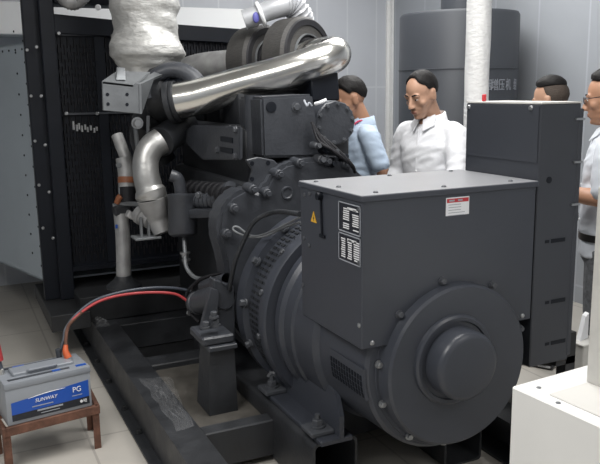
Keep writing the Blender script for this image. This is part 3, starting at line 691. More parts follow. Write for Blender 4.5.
# ------------------------------------------------------------------ separate things
# radiator exhaust duct, flared sheet metal
m = MB(); z0, z1 = .40, 1.90; A = Vector((.50, 4.93, 0)); B = Vector((.0, 6.58, 0)); A2 = Vector((2.33, 4.93, 0)); B2 = Vector((2.6, 6.58, 0))
def sheet(p, q, r_, s_, n): m.prism([p, q, r_, s_], n)
def zz(v, z): return (v.x, v.y, z)
m.prism([zz(A, z0), zz(B, z0), zz(B, z1), zz(A, z1)], (.012, .003, 0)); m.prism([zz(A2, z0), zz(B2, z0), zz(B2, z1), zz(A2, z1)], (-.012, .003, 0))
m.prism([zz(A, z0), zz(B, z0), zz(B2, z0), zz(A2, z0)], (0, 0, .012)); m.prism([zz(A, z1), zz(B, z1), zz(B2, z1), zz(A2, z1)], (0, 0, -.012))
m.prism([(.0, 6.5, 0.0), (.03, 6.5, 0), (.03, 6.5, .4), (0, 6.5, .4)], (0, .06, 0)); m.prism([(2.55, 6.5, 0.0), (2.58, 6.5, 0), (2.58, 6.5, .4), (2.55, 6.5, .4)], (0, .06, 0))
dk = obj('air_duct', m, 'duct', smooth=False); tag(dk, 'flared grey sheet metal air duct behind the black radiator, riveted along its edge', 'duct')
m = MB(); dvec = (B - A); nrm = Vector((-dvec.y, dvec.x, 0)).normalized()
for k in range(24):
    t = .015 + .075 * (k % 2); z = .5 + k * .064; p = A + dvec * t; obj('rivet', MB().cyl(Vector((p.x, p.y, z)), Vector((p.x, p.y, z)) + nrm * .004, .007, seg=8), 'black', dk)
for k in range(5):
    p = A + dvec * (.03 + .06 * k); obj('rivet', MB().cyl(Vector((p.x, p.y, 1.86)), Vector((p.x, p.y, 1.86)) + nrm * .004, .007, seg=8), 'black', dk)

# white horizontal duct along the back wall
m = MB(); wz0, wz1 = at(243, 38, y=6.3).z, at(243, 9, y=6.3).z
m.span((.35, 6.3, wz0), (2.62, 6.58, wz1), .006); wd = obj('ventilation_duct', m, 'whiteduct'); tag(wd, 'white horizontal duct high along the back wall above the radiator', 'duct')

# wrapped exhaust bellows
bz = [(144, 78, .14), (144, 70, .150), (144, 62, .175), (144, 54, .212), (144, 47, .208), (145, 38, .182), (146, 26, .172), (146, 16, .178), (146, 6, .196), (145, -6, .19), (145, -20, .19)]
ctr = [at(x, y, d=4.2) for x, y, r in bz]; base = ctr[0]
secs = []
vs = []; fs = []; seg = 48; zs = []
zz0 = ctr[0].z
levels = [(p.z, r) for p, (_, _, r) in zip(ctr, bz)] + [(2.5, .19), (2.7, .205), (2.95, .19), (3.2, .2)]
def rad_at(z):
    for (a, ra), (b, rb_) in zip(levels, levels[1:]):
        if a <= z <= b:
            t = (z - a) / (b - a); t = t * t * (3 - 2 * t); return ra * (1 - t) + rb_ * t
    return levels[-1][1]
NZ = 110; bx, by = at(146, 40, d=4.2).xy
for i in range(NZ + 1):
    z = levels[0][0] + (3.2 - levels[0][0]) * i / NZ
    for k in range(seg):
        a = 2 * PI * k / seg; r = rad_at(z)
        n1 = noise.noise(Vector((math.cos(a) * .9, math.sin(a) * .9, z * 14 + .8 * math.cos(a)))) * .018 + noise.noise(Vector((math.cos(a) * 4, math.sin(a) * 4, z * 20 + math.sin(a) * 2))) * .009
        vs.append((bx + (r + n1) * math.cos(a), by + (r + n1) * math.sin(a), z))
for i in range(NZ):
    for k in range(seg): k2 = (k + 1) % seg; fs.append((i * seg + k, i * seg + k2, (i + 1) * seg + k2, (i + 1) * seg + k))
fs.append(tuple(range(seg))); fs.append(tuple(NZ * seg + k for k in range(seg)))
be = obj('exhaust_bellows', MB().add(vs, fs), 'wrap', angle=80); tag(be, 'fat silver cloth wrapped exhaust bellows rising from the turbocharger', 'exhaust pipe')

# silencer
sc = at(458, 60, y=4.75); SR = .445; top = 2.13
m = MB(); m.lathe((sc.x, sc.y, 0.0), (0, 0, 1), [(0, .02), (SR, .02), (SR, top - .02), (SR - .012, top), (0, top + .03)], 80)
m.lathe((sc.x, sc.y, 1.72), (0, 0, 1), [(SR, -.006), (SR + .004, -.004), (SR + .004, .004), (SR, .006)], 80)
si = obj('silencer', m, 'silencer'); tag(si, 'big dark grey upright silencer drum in the corner behind the men', 'silencer')
obj('outlet_pipe', MB().cyl((sc.x + .1, sc.y + .1, top), (sc.x + .1, sc.y + .1, 3.2), .16, seg=32), 'silencer', si)
chars = '烟增压机组'
for k, chh in enumerate(chars):
    px = 488.5 + k * 6.6
    # point on the drum in front
    r = (at(px, 85, d=1) - CPOS); r2 = Vector((r.x, r.y)); oc = Vector((-sc.x, -sc.y)); a_ = r2.dot(r2); b_ = 2 * r2.dot(oc); c_ = oc.dot(oc) - (SR + .003) ** 2
    t = (-b_ - math.sqrt(max(0, b_ * b_ - 4 * a_ * c_))) / (2 * a_); p = CPOS + r * t
    nr = Vector((p.x - sc.x, p.y - sc.y, 0)).normalized(); xd = Vector((0, 0, 1)).cross(nr)
    text('stencil_character', chh, .085 if k == 0 else .088, Vector((p.x, p.y, at(500, 85.5, d=(p - CPOS).dot(fwd)).z)), xd, (0, 0, 1), 'lgrey', si, sx=.75 + .0 * k)

# white wrapped vertical pipe
pc = at(477.5, 60, d=4.6)
vs = []; fs = []; seg = 36; NZ = 90; rr = .074
for i in range(NZ + 1):
    z = 3.2 * i / NZ
    for k in range(seg):
        a = 2 * PI * k / seg; r = rr + noise.noise(Vector((math.cos(a) * 2, math.sin(a) * 2, z * 6 + a))) * .004
        vs.append((pc.x + r * math.cos(a), pc.y + r * math.sin(a), z))
for i in range(NZ):
    for k in range(seg): k2 = (k + 1) % seg; fs.append((i * seg + k, i * seg + k2, (i + 1) * seg + k2, (i + 1) * seg + k))
fs.append(tuple(range(seg))); fs.append(tuple(NZ * seg + k for k in range(seg)))
wp = obj('wrapped_pipe', MB().add(vs, fs), 'whitewrap', angle=80); tag(wp, 'white cloth wrapped vertical pipe rising behind the tall control cabinet', 'pipe')

# control cabinet
CX0, CX1, CY0, CY1, CZ0, CZ1 = 1.980, 2.178, 2.115, 2.55, .515, 1.53
cc_ = empty('control_cabinet', (2.06, 2.3, 0), 'tall charcoal control cabinet standing against the right side of the generator', 'cabinet')
m = MB(); m.span((CX0, CY0, CZ0), (CX1, CY1, CZ1), .004); body = obj('cabinet_body', m, 'cabinet_paint', cc_)
obj('side_panel', MB().span((CX0 - .003, CY0 + .008, CZ0 + .8), (CX0, CY1 - .008, CZ1 - .008)), 'cabinet_paint', cc_)
obj('top_edge', MB().span((CX0, CY0, CZ1), (CX1, CY1, CZ1 + .006)), 'postpaint', cc_, label='pale bare top edge')
dr_ = obj('door', MB().prism([(CX1 - .01, CY0 - .004, CZ0 + .02), (CX1 + .012, CY0 - .004, CZ0 + .02), (CX1 + .012, CY0 - .004, CZ1 - .02), (CX1 - .01, CY0 - .004, CZ1 - .02)], (0, .4, 0), .004), 'cabinet_paint', cc_)
for py in (119, 162, 204): q = at(576, py, y=CY0); obj('hinge', MB().span((CX1 - .03, CY0 - .009, q.z - .004), (CX1 + .012, CY0 - .001, q.z + .004)), 'steel', dr_)
for py in (241, 302, 343.5):
    a = at(545, py + .8, y=CY0); b = at(565, py - 1.8, y=CY0); obj('keyhole_slot', MB().span((a.x + .03, CY0 - .0015, a.z - .008), (b.x, CY0 + .001, a.z + .008)).span((a.x, CY0 - .0015, a.z - .006), (a.x + .02, CY0 + .001, a.z + .006)), 'black', body)
q = at(549, 180, y=CY0); obj('round_hole', MB().cyl((q.x, CY0 - .0015, q.z), (q.x, CY0 + .001, q.z), .013, seg=18), 'black', body)
for (x, y) in ((469, 107), (531, 108)): 
    q = at(x, y, x=CX0 - .003); obj('panel_screw', MB().lathe(q, (-1, 0, 0), [(.010, 0), (.008, .006), (0, .007)], 12), 'steel', body)
obj('indicator', MB().cyl((2.03, 2.50, CZ1 + .006), (2.03, 2.50, CZ1 + .035), .009, seg=12, ch=.003), 'lred', cc_, label='small red indicator')
m = MB(); m.span((CX0 + .22, CY0 + .05, 0), (CX1 + .2, CY1 - .05, .02)); m = MB(); m.span((2.19, CY0 + .04, CZ0 - .03), (2.24, CY1 - .04, CZ0)); m.span((2.19, CY0 + .02, 0), (2.24, CY0 + .07, CZ0 + .1)); m.span((2.19, CY1 - .07, 0), (2.24, CY1 - .02, CZ0 + .1)); m.span((CX1 - .04, CY0 + .02, CZ0 - .03), (2.24, CY0 + .07, CZ0)); m.span((CX1 - .04, CY1 - .07, CZ0 - .03), (2.24, CY1 - .02, CZ0))
obj('support_frame', m, 'skid_dark', cc_)

# white cabinet in the foreground with a post
ang = R(4.3); rz = Matrix.Rotation(ang, 3, 'Z'); K = at(511.5, 386, z=.76)
fw = empty('white_cabinet', (K.x + .4, K.y - .3, 0), 'low white metal cabinet in the right foreground with a recessed ivory top', 'cabinet')
def W(x, y, z): return Vector((K.x, K.y, 0)) + rz @ Vector((x, y, z))
m = MB(); m.box(W(.45, -.40, .38), (.9, .8, .76), .005, rz); cab = obj('cabinet_body', m, 'white', fw)
m = MB(); m.box(W(.46, -.43, .762), (.84, .66, .006), .002, rz); obj('top_plate', m, 'ivory', fw)
m = MB()
for x, y in ((.02, -.15), (.055, -.05), (.05, -.15), (.05, -.35)): obj('top_screw', MB().lathe(W(x, y, .76), (0, 0, 1), [(.007, 0), (.007, .002), (0, .003)], 12), 'bracket', cab)
pb_ = at(600, 389, z=.767)
po = empty('metal_post', (pb_.x, pb_.y, .765), 'pale grey upright channel post standing on the white cabinet', 'post')
m = MB(); cx_, cy_ = pb_.x + .04, pb_.y + .01
m.box(Vector((cx_, cy_, 1.045)), (.05, .006, .56), .001, rz); m.box(Vector((cx_ - .024, cy_ + .025, 1.045)), (.006, .05, .56), .001, rz); m.box(Vector((cx_ + .024, cy_ + .025, 1.045)), (.006, .05, .56), .001, rz)
obj('channel', m, 'postpaint', po)
m = MB(); m.box(Vector((cx_ + .03, cy_ + .0, .772)), (.09, .07, .008), .001, rz); obj('base_plate', m, 'bracket', po)
obj('fixing_bolt', MB().hexbolt(Vector((cx_ + .055, cy_ - .015, .776)), (0, 0, 1), .009, .014), 'steel', po)

# pale grey pedestal beyond the cabinet
q = at(577, 343, y=2.48); m = MB(); m.span((q.x, 2.44, 0), (q.x + .13, 2.56, q.z - .01), .004); m.span((q.x - .004, 2.436, q.z - .01), (q.x + .134, 2.564, q.z), .002)
pd = obj('pedestal', m, 'postpaint'); tag(pd, 'small pale grey metal pedestal on the floor beyond the white cabinet', 'pedestal')
q2 = q + Vector((.03, .01, 0)); m = MB()
m.prism([q2 + Vector((.0, 0, 0)), q2 + Vector((.07, .02, .0)), q2 + Vector((.08, .03, .12)), q2 + Vector((.05, .02, .11))], (.006, .03, 0))
pg = obj('paper_sheaf', m, 'lwhite'); tag(pg, 'white folded papers leaning up on the pale grey pedestal', 'papers')

# battery on its stand
ba = R(8.7); rb3 = Matrix.Rotation(ba, 3, 'Z')
K0 = at(8, 427, y=3.2)     # front lower left corner
BL, BW, BH = .365, .205, .20
ZB = K0.z
def Q(x, y, z): return Vector((K0.x, K0.y, ZB)) + rb3 @ Vector((x, y, z))
stn = empty('battery_stand', Q(BL / 2, BW / 2, -ZB), 'small rusty angle iron stand on the floor carrying the grey battery', 'stand')
m = MB()
def bar(p, q, w=.028, t=.028):
    p, q = Vector(p), Vector(q); d = q - p; L = d.length; rot = d.to_track_quat('X', 'Z').to_matrix(); m.box((p + q) / 2, (L, w, t), .002, rot)
bar(Q(-.015, .0, -.021), Q(BL + .025, .0, -.021), .02, .04); bar(Q(-.015, BW, -.021), Q(BL + .055, BW, -.021), .02, .04)
bar(Q(-.015, -.01, -.021), Q(-.015, BW + .01, -.021), .02, .04); bar(Q(BL + .02, -.01, -.021), Q(BL + .055, BW + .01, -.021), .02, .04)
obj('top_frame', m, 'rust', stn)
for x in (-.008, BL + .012):
    for y in (.0, BW):
        x = x + (.035 if y and x > 0 else 0)
        m = MB(); m.box(Q(x, y, -(ZB) / 2 - .02), (.03, .008, ZB - .04), .001, rb3); m.box(Q(x + (-.012 if x < 0 else .012), y + (.012 if y < .05 else -.012), -(ZB) / 2 - .02), (.006, .03, ZB - .04), .001, rb3)
        obj('leg', m, 'rust', stn)
bt = empty('battery', Q(BL / 2, BW / 2, 0), 'grey lead acid battery with a blue label on the rusty stand', 'battery')
m = MB(); m.box(Q(BL / 2, BW / 2, BH * .40), (BL, BW, BH * .80), .005, rb3, 2); case = obj('battery_case', m, 'batt', bt)
m = MB(); m.box(Q(BL / 2, BW / 2, BH * .87), (BL + .006, BW + .006, BH * .16), .006, rb3, 2)
m.box(Q(BL / 2, BW * .52, BH * .97), (BL * .72, BW * .42, .02), .004, rb3); ld = obj('battery_lid', m, 'batt_lid', bt)
m = MB()
for y in (.16, .88):
    m.box(Q(BL * .42, BW * y, BH * .95), (BL * .72, .02, .002), 0, rb3)
obj('vent_strip', m, 'batt_dark', ld)
m = MB(); m.box(Q(BL * .62, BW * .16, BH * .954), (.035, .02, .002), 0, rb3); m.box(Q(BL * .92, BW * .16, BH * .954), (.045, .02, .002), 0, rb3); m.box(Q(BL * .28, BW * .88, BH * .954), (.05, .02, .002), 0, rb3)
obj('blue_tabs', m, 'lblue', ld)
m = MB(); hz = BH * 1.04
m.tube([Q(BL * .30, BW * .36, hz - .01), Q(BL * .32, BW * .28, hz), Q(BL * .64, BW * .28, hz), Q(BL * .66, BW * .36, hz - .01)], .006, 8, smooth=False); obj('carry_handle', m, 'batt_lid', ld)
for x in (.02, BL - .06):
    m = MB(); m.cyl(Q(x, BW * .62, BH * .94), Q(x, BW * .62, BH * 1.09), .0115, .010, seg=18, ch=.002); obj('terminal_post', m, 'lead', ld)
# label
m = MB(); m.prism([Q(.02, -.0008, .018), Q(BL - .012, -.0008, .018), Q(BL - .012, -.0008, .128), Q(.02, -.0008, .100)], rb3 @ Vector((0, -.0008, 0)))
lb = obj('label_panel', m, 'lblue', case)
m = MB(); m.prism([Q(.02, -.002, .018), Q(BL - .012, -.002, .018), Q(BL - .012, -.002, .052), Q(.02, -.002, .046)], rb3 @ Vector((0, -.0006, 0))); obj('label_band', m, 'lblack', lb)
m = MB(); m.tube([Q(.09, -.0016, .104), Q(.14, -.0022, .111), Q(.2, -.0022, .115), Q(.25, -.0016, .115)], [.0008, .0016, .0016, .0008], 6); obj('label_swoosh', m, 'lwhite', lb)
xd = rb3 @ Vector((1, 0, 0))
text('label_word', 'SUNWAY', .022, Q(.165, -.0035, .088), xd, (0, 0, 1), 'lwhite', lb, sx=1.0, shear=.2)
text('label_mark', 'PG', .034, Q(.30, -.0035, .096), xd, (0, 0, 1), 'lwhite', lb, sx=.95)
text('label_code', '●吧', .017, Q(.325, -.0035, .035), xd, (0, 0, 1), 'lwhite', lb)
m = MB()
m.box(Q(.30, -.0022, .069), (.045, .001, .003), 0, rb3); m.box(Q(.15, -.0022, .0635), (.09, .001, .004), 0, rb3); m.box(Q(.18, -.0028, .042), (.11, .001, .007), 0, rb3); m.box(Q(.18, -.0028, .028), (.08, .001, .003), 0, rb3)
obj('label_small_print', m, 'lgrey', lb)

# battery cables
tR = Q(BL - .06, BW * .62, BH * 1.05); tL = Q(.02, BW * .62, BH * 1.05)
end = sa - dr * .02
path = [tR + Vector((-.004, .006, .02)), at(66, 338, d=3.4), at(69, 325, d=3.42), at(82, 312, d=3.45), at(100, 301, d=3.5), at(122, 295, d=3.55), at(150, 292.5, d=3.6), at(175, 294, d=3.65), at(189, 302, d=3.68), end]
rc_ = obj('battery_cable', MB().tube(path, .0068, 12, 8), 'red'); tag(rc_, 'red cable arching from the battery terminal over the skid to the starter motor', 'cable')
obj('heat_sleeve', MB().tube([(path[0] + path[1]) / 2, path[1], path[2], path[3]], .0078, 12, 8), 'rust', rc_, label='dark brown sleeve on the red cable')
obj('terminal_boot', MB().tube([tR + Vector((.004, -.004, -.008)), tR + Vector((-.004, .006, .022)), (path[0] + path[1]) / 2], [.017, .014, .010], 14), 'orangered', rc_)
path = [tR + Vector((-.03, .03, .0)), at(63.5, 340, d=3.42), at(66, 328, d=3.45), at(78, 313, d=3.48), at(96, 300, d=3.52), at(122, 292, d=3.58), at(150, 288, d=3.64), at(172, 288, d=3.7), at(190, 291, d=3.75), at(204, 296, d=3.72)]
bc_ = obj('battery_cable', MB().tube(path, .0072, 12, 8), 'bluegrey'); tag(bc_, 'black cable running just above the red cable towards the starter motor', 'cable')
obj('terminal_clip', MB().tube([path[0] + Vector((0, 0, -.012)), path[0] + Vector((-.004, 0, .03))], .013, 12), 'batt_dark', bc_)
path = [tL + Vector((0, 0, .0)), tL + Vector((-.005, .0, .03)), tL + Vector((-.012, .0, .10)), tL + Vector((-.06, .01, .16)), tL + Vector((-.2, .03, .10)), tL + Vector((-.32, .05, -.2)), tL + Vector((-.42, 0, -.40 + .012)), tL + Vector((-.8, -.1, -tL.z + .012))]
path[-2] = Vector((path[-2].x, path[-2].y, .02))
lc = obj('battery_cable', MB().tube(path, .010, 12, 8), 'bluegrey'); tag(lc, 'dark cable on the left battery terminal under an upright red boot', 'cable')
obj('terminal_boot', MB().tube([tL + Vector((-.006, 0, .045)), tL + Vector((-.012, 0, .115))], [.019, .017], 14), 'red', lc)

# crumpled clear film on the near skid rail
def film(name, pts, label):
    vs = []; fs = []; nu, nv = 26, 18
    for i in range(nu):
        for j in range(nv):
            u, v = i / (nu - 1), j / (nv - 1)
            p = pts[0] * (1 - u) * (1 - v) + pts[1] * u * (1 - v) + pts[2] * u * v + pts[3] * (1 - u) * v
            e = min(u, 1 - u, v, 1 - v) * 6; e = min(1, e)
            h = abs(noise.noise(Vector((u * 5, v * 6, 3)))) * .05 + abs(noise.noise(Vector((u * 13, v * 15, 9)))) * .025
            vs.append(p + Vector((noise.noise(p * 9) * .02, noise.noise(p * 11) * .03, .006 + h * e)))
    for i in range(nu - 1):
        for j in range(nv - 1): fs.append((i * nv + j, (i + 1) * nv + j, (i + 1) * nv + j + 1, i * nv + j + 1))
    o = obj(name, MB().add(vs, fs), 'film', angle=20); tag(o, label, 'plastic'); return o
z = .2
film('plastic_film', [at(139, 379, z=z), at(170, 378, z=z), at(194, 428, z=z), at(178, 432, z=z)], 'crumpled clear plastic film lying on the near skid rail')
film('plastic_film', [at(92, 318, z=z), at(103, 318, z=z), at(110, 327, z=z), at(98, 328, z=z)], 'small scrap of clear film on the skid rail below the radiator')

# ------------------------------------------------------------------ the men

def remeshed(mb, voxel, smooth_it=4, factor=.5):
    me = bpy.data.meshes.new('tmp'); me.from_pydata([tuple(v) for v in mb.v], [], mb.f)
    bm = bmesh.new(); bm.from_mesh(me); bmesh.ops.recalc_face_normals(bm, faces=bm.faces[:]); bm.to_mesh(me); bm.free()
    t = bpy.data.objects.new('tmp', me); COL.objects.link(t)
    a = t.modifiers.new('r', 'REMESH'); a.mode = 'VOXEL'; a.voxel_size = voxel
    b = t.modifiers.new('s', 'SMOOTH'); b.iterations = smooth_it; b.factor = factor
    bpy.context.view_layer.update()
    out = bpy.data.meshes.new_from_object(t.evaluated_get(bpy.context.evaluated_depsgraph_get()))
    bpy.data.objects.remove(t); bpy.data.meshes.remove(me)
    return out

def meshobj(name, me, mtx, material, parent, origin):
    me.transform(mtx); me.transform(Matrix.Translation(-Vector(origin)))
    me.materials.clear(); me.materials.append(M[material]); me.polygons.foreach_set('use_smooth', [True] * len(me.polygons))
    me.name = name
    o = bpy.data.objects.new(name, me); setup(o, origin, parent); return o

def limb(mb, pts, rads): mb.tube(pts, rads, 18, 6); mb.ell(pts[0], (rads[0],) * 3); mb.ell(pts[-1], (rads[-1],) * 3)

def make_person(name, loc, yaw, height, label, shirt, trouser, skin, head_pitch=0, head_yaw=0, head_roll=0, lean=0, armL=None, armR=None, long_sleeve=True,
                hair='short', glasses=False, lanyard=False, belt=True, head_scale=1.0, handL=None, handR=None, slim=1.0):
    """local frame: +y forward, +x the person's right hand side is -x; built at 1.72 m and scaled"""
    s = height / 1.72
    root = empty(name, loc, label, 'person')
    MT = Matrix.Translation(loc) @ Matrix.Rotation(yaw, 4, 'Z') @ Matrix.Scale(s, 4)
    hip = Vector((0, 0, .90)); LR = Matrix.Rotation(-lean, 3, 'X')
    def T(v): v = Vector(v); return hip + LR @ (v - hip)
    sh = 1.40
    aL = armL or [(.176, 0, sh - .062), (.235, -.02, 1.12), (.235, .06, .88)]
    aR = armR or [(-.176, 0, sh - .062), (-.235, -.02, 1.12), (-.235, .06, .88)]
    aL = [T(p) for p in aL]; aR = [T(p) for p in aR]
    # head frame
    neck = T((0, -.012, 1.427)); HR = (Matrix.Rotation(head_yaw, 3, 'Z') @ Matrix.Rotation(-head_pitch, 3, 'X') @ Matrix.Rotation(head_roll, 3, 'Y'))
    hc = neck + HR @ Vector((0, .035, .155 * head_scale))
    def Hh(v): return hc + HR @ (Vector(v) * head_scale)
    def hell(mb, c, rad, rot=None, seg=24): mb.ell(Hh(c), [q * head_scale for q in rad], HR @ rot if rot is not None else HR, seg, 16)
    body = MB()
    # head
    hell(body, (0, -.012, .033), (.077, .098, .090), seg=32)
    hell(body, (0, .012, -.01), (.070, .080, .075))
    for zc, rx, ry, cy in ((-.03, .066, .072, .018), (-.055, .060, .066, .024), (-.078, .050, .056, .032), (-.098, .036, .040, .044)): hell(body, (0, cy, zc), (rx, ry, .028))
    hell(body, (0, .075, -.106), (.020, .014, .012))
    for sx in (-1, 1):
        hell(body, (sx * .046, .052, -.026), (.022, .024, .022)); hell(body, (sx * .030, .078, .021), (.027, .013, .009))
        hell(body, (sx * .013, .096, -.040), (.0095, .011, .009)); hell(body, (sx * .079, -.008, -.008), (.010, .020, .033), Matrix.Rotation(.2 * sx, 3, 'Z'))
        hell(body, (sx * .083, -.012, .014), (.006, .018, .014)); hell(body, (sx * .031, .076, -.006), (.018, .011, .007))
        hell(body, (sx * .031, .079, .009), (.017, .010, .006))
    limb(body, [Hh((0, .084, .012)), Hh((0, .098, -.012)), Hh((0, .108, -.036))], [.009 * head_scale, .010 * head_scale, .013 * head_scale])
    hell(body, (0, .087, -.066), (.024, .011, .006)); hell(body, (0, .085, -.077), (.021, .011, .007))
    # neck & torso
    body.tube([T((0, -.02, 1.36)), neck, Hh((0, -.02, -.05))], [.068, .058, .057], 20, 5)
    tor = [((0, 0, .84), .165, .115), ((0, .004, .93), .165, .118), ((0, .008, 1.03), .150, .112), ((0, .006, 1.15), .158, .112), ((0, 0, 1.27), .172, .115), ((0, -.004, 1.33), .152, .100), ((0, -.010, 1.375), .120, .082), ((0, -.016, 1.405), .086, .064), ((0, -.018, 1.43), .062, .058)]
    def torso(mb, g, lo=0, hi=99, slimf=1.0):
        tmp = MB(); tmp.loft([(c if not g else (c[0], c[1], c[2] + .006), rx * slimf + g, ry * slimf + g) for c, rx, ry in tor if lo <= c[2] <= hi], 28, 2.3); mb.add([T(v) for v in tmp.v], tmp.f)
    torso(body, 0, slimf=slim); body.ell(T((0, .040, 1.392)), (.050, .036, .042))
    for arm in (aL, aR):
        limb(body, [arm[0], (arm[0] + arm[1]) / 2 + Vector((0, 0, 0)), arm[1]], [.042, .043, .040]); limb(body, [arm[1], arm[1].lerp(arm[2], .35), arm[2]], [.040, .042, .028])
        d = (arm[2] - arm[1]).normalized(); side = d.cross(Vector((1, 0, 0))).normalized() if abs(d.x) < .8 else d.cross(Vector((0, 0, 1))).normalized()
        nrm_ = d.cross(side).normalized(); w0 = arm[2]
        rot = Matrix((side, d, side.cross(d))).transposed()
        body.ell(w0 + d * .05, (.040, .055, .017), rot)
        for k in range(4):
            b0 = w0 + d * .085 + side * (-.027 + .018 * k); ln = (.060, .074, .078, .064)[k]; cu = side.cross(d)
            limb(body, [b0, b0 + d * ln * .5 + cu * .006, b0 + d * ln * .95 + cu * .022], [.0095, .0085, .007])
        sg = 1
        b0 = w0 + d * .03 + side * .032; limb(body, [b0, b0 + side * .022 + d * .025, b0 + side * .028 + d * .055], [.012, .010, .008])
    feet = []
    for sx in (-1, 1):
        h_ = Vector((sx * .088, 0, .86)); k_ = Vector((sx * .095, .012, .48)); a_ = Vector((sx * .10, -.01, .085))
        limb(body, [h_, h_.lerp(k_, .5), k_], [.088, .074, .056]); limb(body, [k_, k_.lerp(a_, .35), a_], [.054, .054, .037])
        body.tube([a_ + Vector((0, -.03, -.03)), a_ + Vector((0, .06, -.04)), a_ + Vector((0, .17, -.055))], [.036, .036, .024], 14, 4); feet.append(a_)
    bm_ = remeshed(body, .0065, 3, .4)
    bo = meshobj('body', bm_, MT, skin, root, MT @ Vector((0, 0, .9)))
    # facial details
    for sx in (-1, 1):
        m_ = MB(); m_.ell(Hh((sx * .031, .080, .001)), (.0125 * head_scale, .0085 * head_scale, .0055 * head_scale), HR); v = [MT @ p for p in m_.v]; mm = MB().add(v, m_.f); e = obj('eye', mm, 'eyewhite', bo)
        m_ = MB(); m_.ell(Hh((sx * .031, .0865, .001)), (.0055 * head_scale, .0035 * head_scale, .0052 * head_scale), HR); obj('iris', MB().add([MT @ p for p in m_.v], m_.f), 'iris', e)
        m_ = MB().tube([Hh((sx * .014, .0915, .023)), Hh((sx * .032, .0895, .029)), Hh((sx * .052, .076, .024))], [.003, .0042, .002], 8); obj('eyebrow', MB().add([MT @ p for p in m_.v], m_.f), 'hair', bo)
    m_ = MB(); m_.ell(Hh((0, .0905, -.067)), (.022, .009, .0035), HR); m_.ell(Hh((0, .089, -.0755)), (.019, .009, .0045), HR); obj('lips', MB().add([MT @ p for p in m_.v], m_.f), 'lip', bo)
    # hair: a shell over the skull with a hairline
    def hairline(az):   # az 0 = front, pi = back; lowest elevation of hair (radians from eye plane)
        f = abs(((az + PI) % (2 * PI)) - PI) / PI
        if hair == 'receding':
            keys = ((0, 1.02), (.10, 1.0), (.17, .88), (.24, .62), (.31, .45), (.37, .35), (.42, .0), (.47, .05), (.53, .0), (.62, -.40), (.8, -.58), (1, -.62))
        elif hair == 'fade':
            keys = ((0, .78), (.15, .74), (.26, .66), (.34, .60), (.45, .58), (.6, .56), (.8, .50), (1, .46))
        else:
            keys = ((0, .72), (.18, .70), (.28, .58), (.36, .30), (.42, .08), (.48, .20), (.56, .05), (.66, -.35), (.8, -.55), (1, -.60))
        for (a, va), (b, vb) in zip(keys, keys[1:]):
            if a <= f <= b: return va + (vb - va) * (f - a) / (b - a)
        return keys[-1][1]
    def shell(hl, thick, top_extra):
        vs = []; fs = []; na, ne = 64, 16
        for layer in (1, 0):
            for i in range(na):
                az = 2 * PI * i / na; e0 = hl(az)
                for j in range(ne + 1):
                    el = e0 + (PI / 2 - e0) * j / ne
                    ed = min(1, j / 3.0)
                    k = (thick * (.35 + .65 * ed) + top_extra * max(0, math.sin(el)) ** 2 + noise.noise(Vector((math.cos(az) * 3, math.sin(az) * 3, el * 5))) * .002) if layer else -.012
                    rx, ry, rz_ = .0775 + k, .0985 + k, .0905 + k
                    vs.append(MT @ Hh((math.cos(el) * math.sin(az) * rx, math.cos(el) * math.cos(az) * ry - .012, math.sin(el) * rz_ + .033)))
        n1 = na * (ne + 1)
        for i in range(na):
            i2 = (i + 1) % na
            for j in range(ne):
                a, b, c, d = i * (ne + 1) + j, i2 * (ne + 1) + j, i2 * (ne + 1) + j + 1, i * (ne + 1) + j + 1
                fs += [(a, b, c, d), (n1 + d, n1 + c, n1 + b, n1 + a)]
            a, b = i * (ne + 1), i2 * (ne + 1); fs.append((a, n1 + a, n1 + b, b))
        return MB().add(vs, fs)
    if hair == 'fade':
        def fade(az):
            t = min(1, max(0, (math.cos(az) + .25) / .6)); t = t * t * (3 - 2 * t); return -.52 + 1.2 * t
        obj('clipped_sides', shell(fade, .004, 0), 'hairfade', bo, angle=80)
        obj('hair', shell(hairline, .014, .012), 'hair', bo, angle=80)
    else:
        obj('hair', shell(hairline, .007 if hair == 'receding' else .012, .004 if hair == 'receding' else .012), 'hair', bo, angle=80)
    # shirt
    g = .014
    sm = MB(); torso(sm, g, .9, 1.42, slim)
    tmp = MB(); tmp.loft([((0, 0, .80), .182, .134), ((0, .004, .93), .176 + .006, .130)], 28, 2.3); sm.add([T(v) for v in tmp.v], tmp.f)
    for arm in (aL, aR):
        limb(sm, [arm[0] + Vector((-.06 * (1 if arm is aL else -1), 0, .016)), arm[0], (arm[0] + arm[1]) / 2, arm[0].lerp(arm[1], .8)] if not long_sleeve else [arm[0] + Vector((-.06 * (1 if arm is aL else -1), 0, .016)), arm[0], (arm[0] + arm[1]) / 2, arm[1]],
             [.056, .062, .063, .062] if not long_sleeve else [.056, .061, .060, .054])
        if long_sleeve: limb(sm, [arm[1], arm[1].lerp(arm[2], .5), arm[1].lerp(arm[2], .95)], [.056, .052, .044])
    sm_ = remeshed(sm, .009, 4, .5)
    for v in sm_.vertices:
        p = v.co; n_ = v.normal
        d = noise.noise(Vector((p.x * 9, p.y * 9, p.z * 5))) * .009 + (1 - abs(noise.noise(Vector((p.x * 9 + p.z * 13, p.y * 9 - p.z * 7, p.z * 8)))) * 2) * .006 + noise.noise(Vector((p.x * 20 + p.z * 24, p.y * 20, p.z * 22))) * .003
        v.co = p + n_ * d
    so = meshobj('shirt', sm_, MT, shirt, root, MT @ Vector((0, 0, 1.2)))
    # collar
    cvs = []; n = 40; m_ = MB(); rows = []
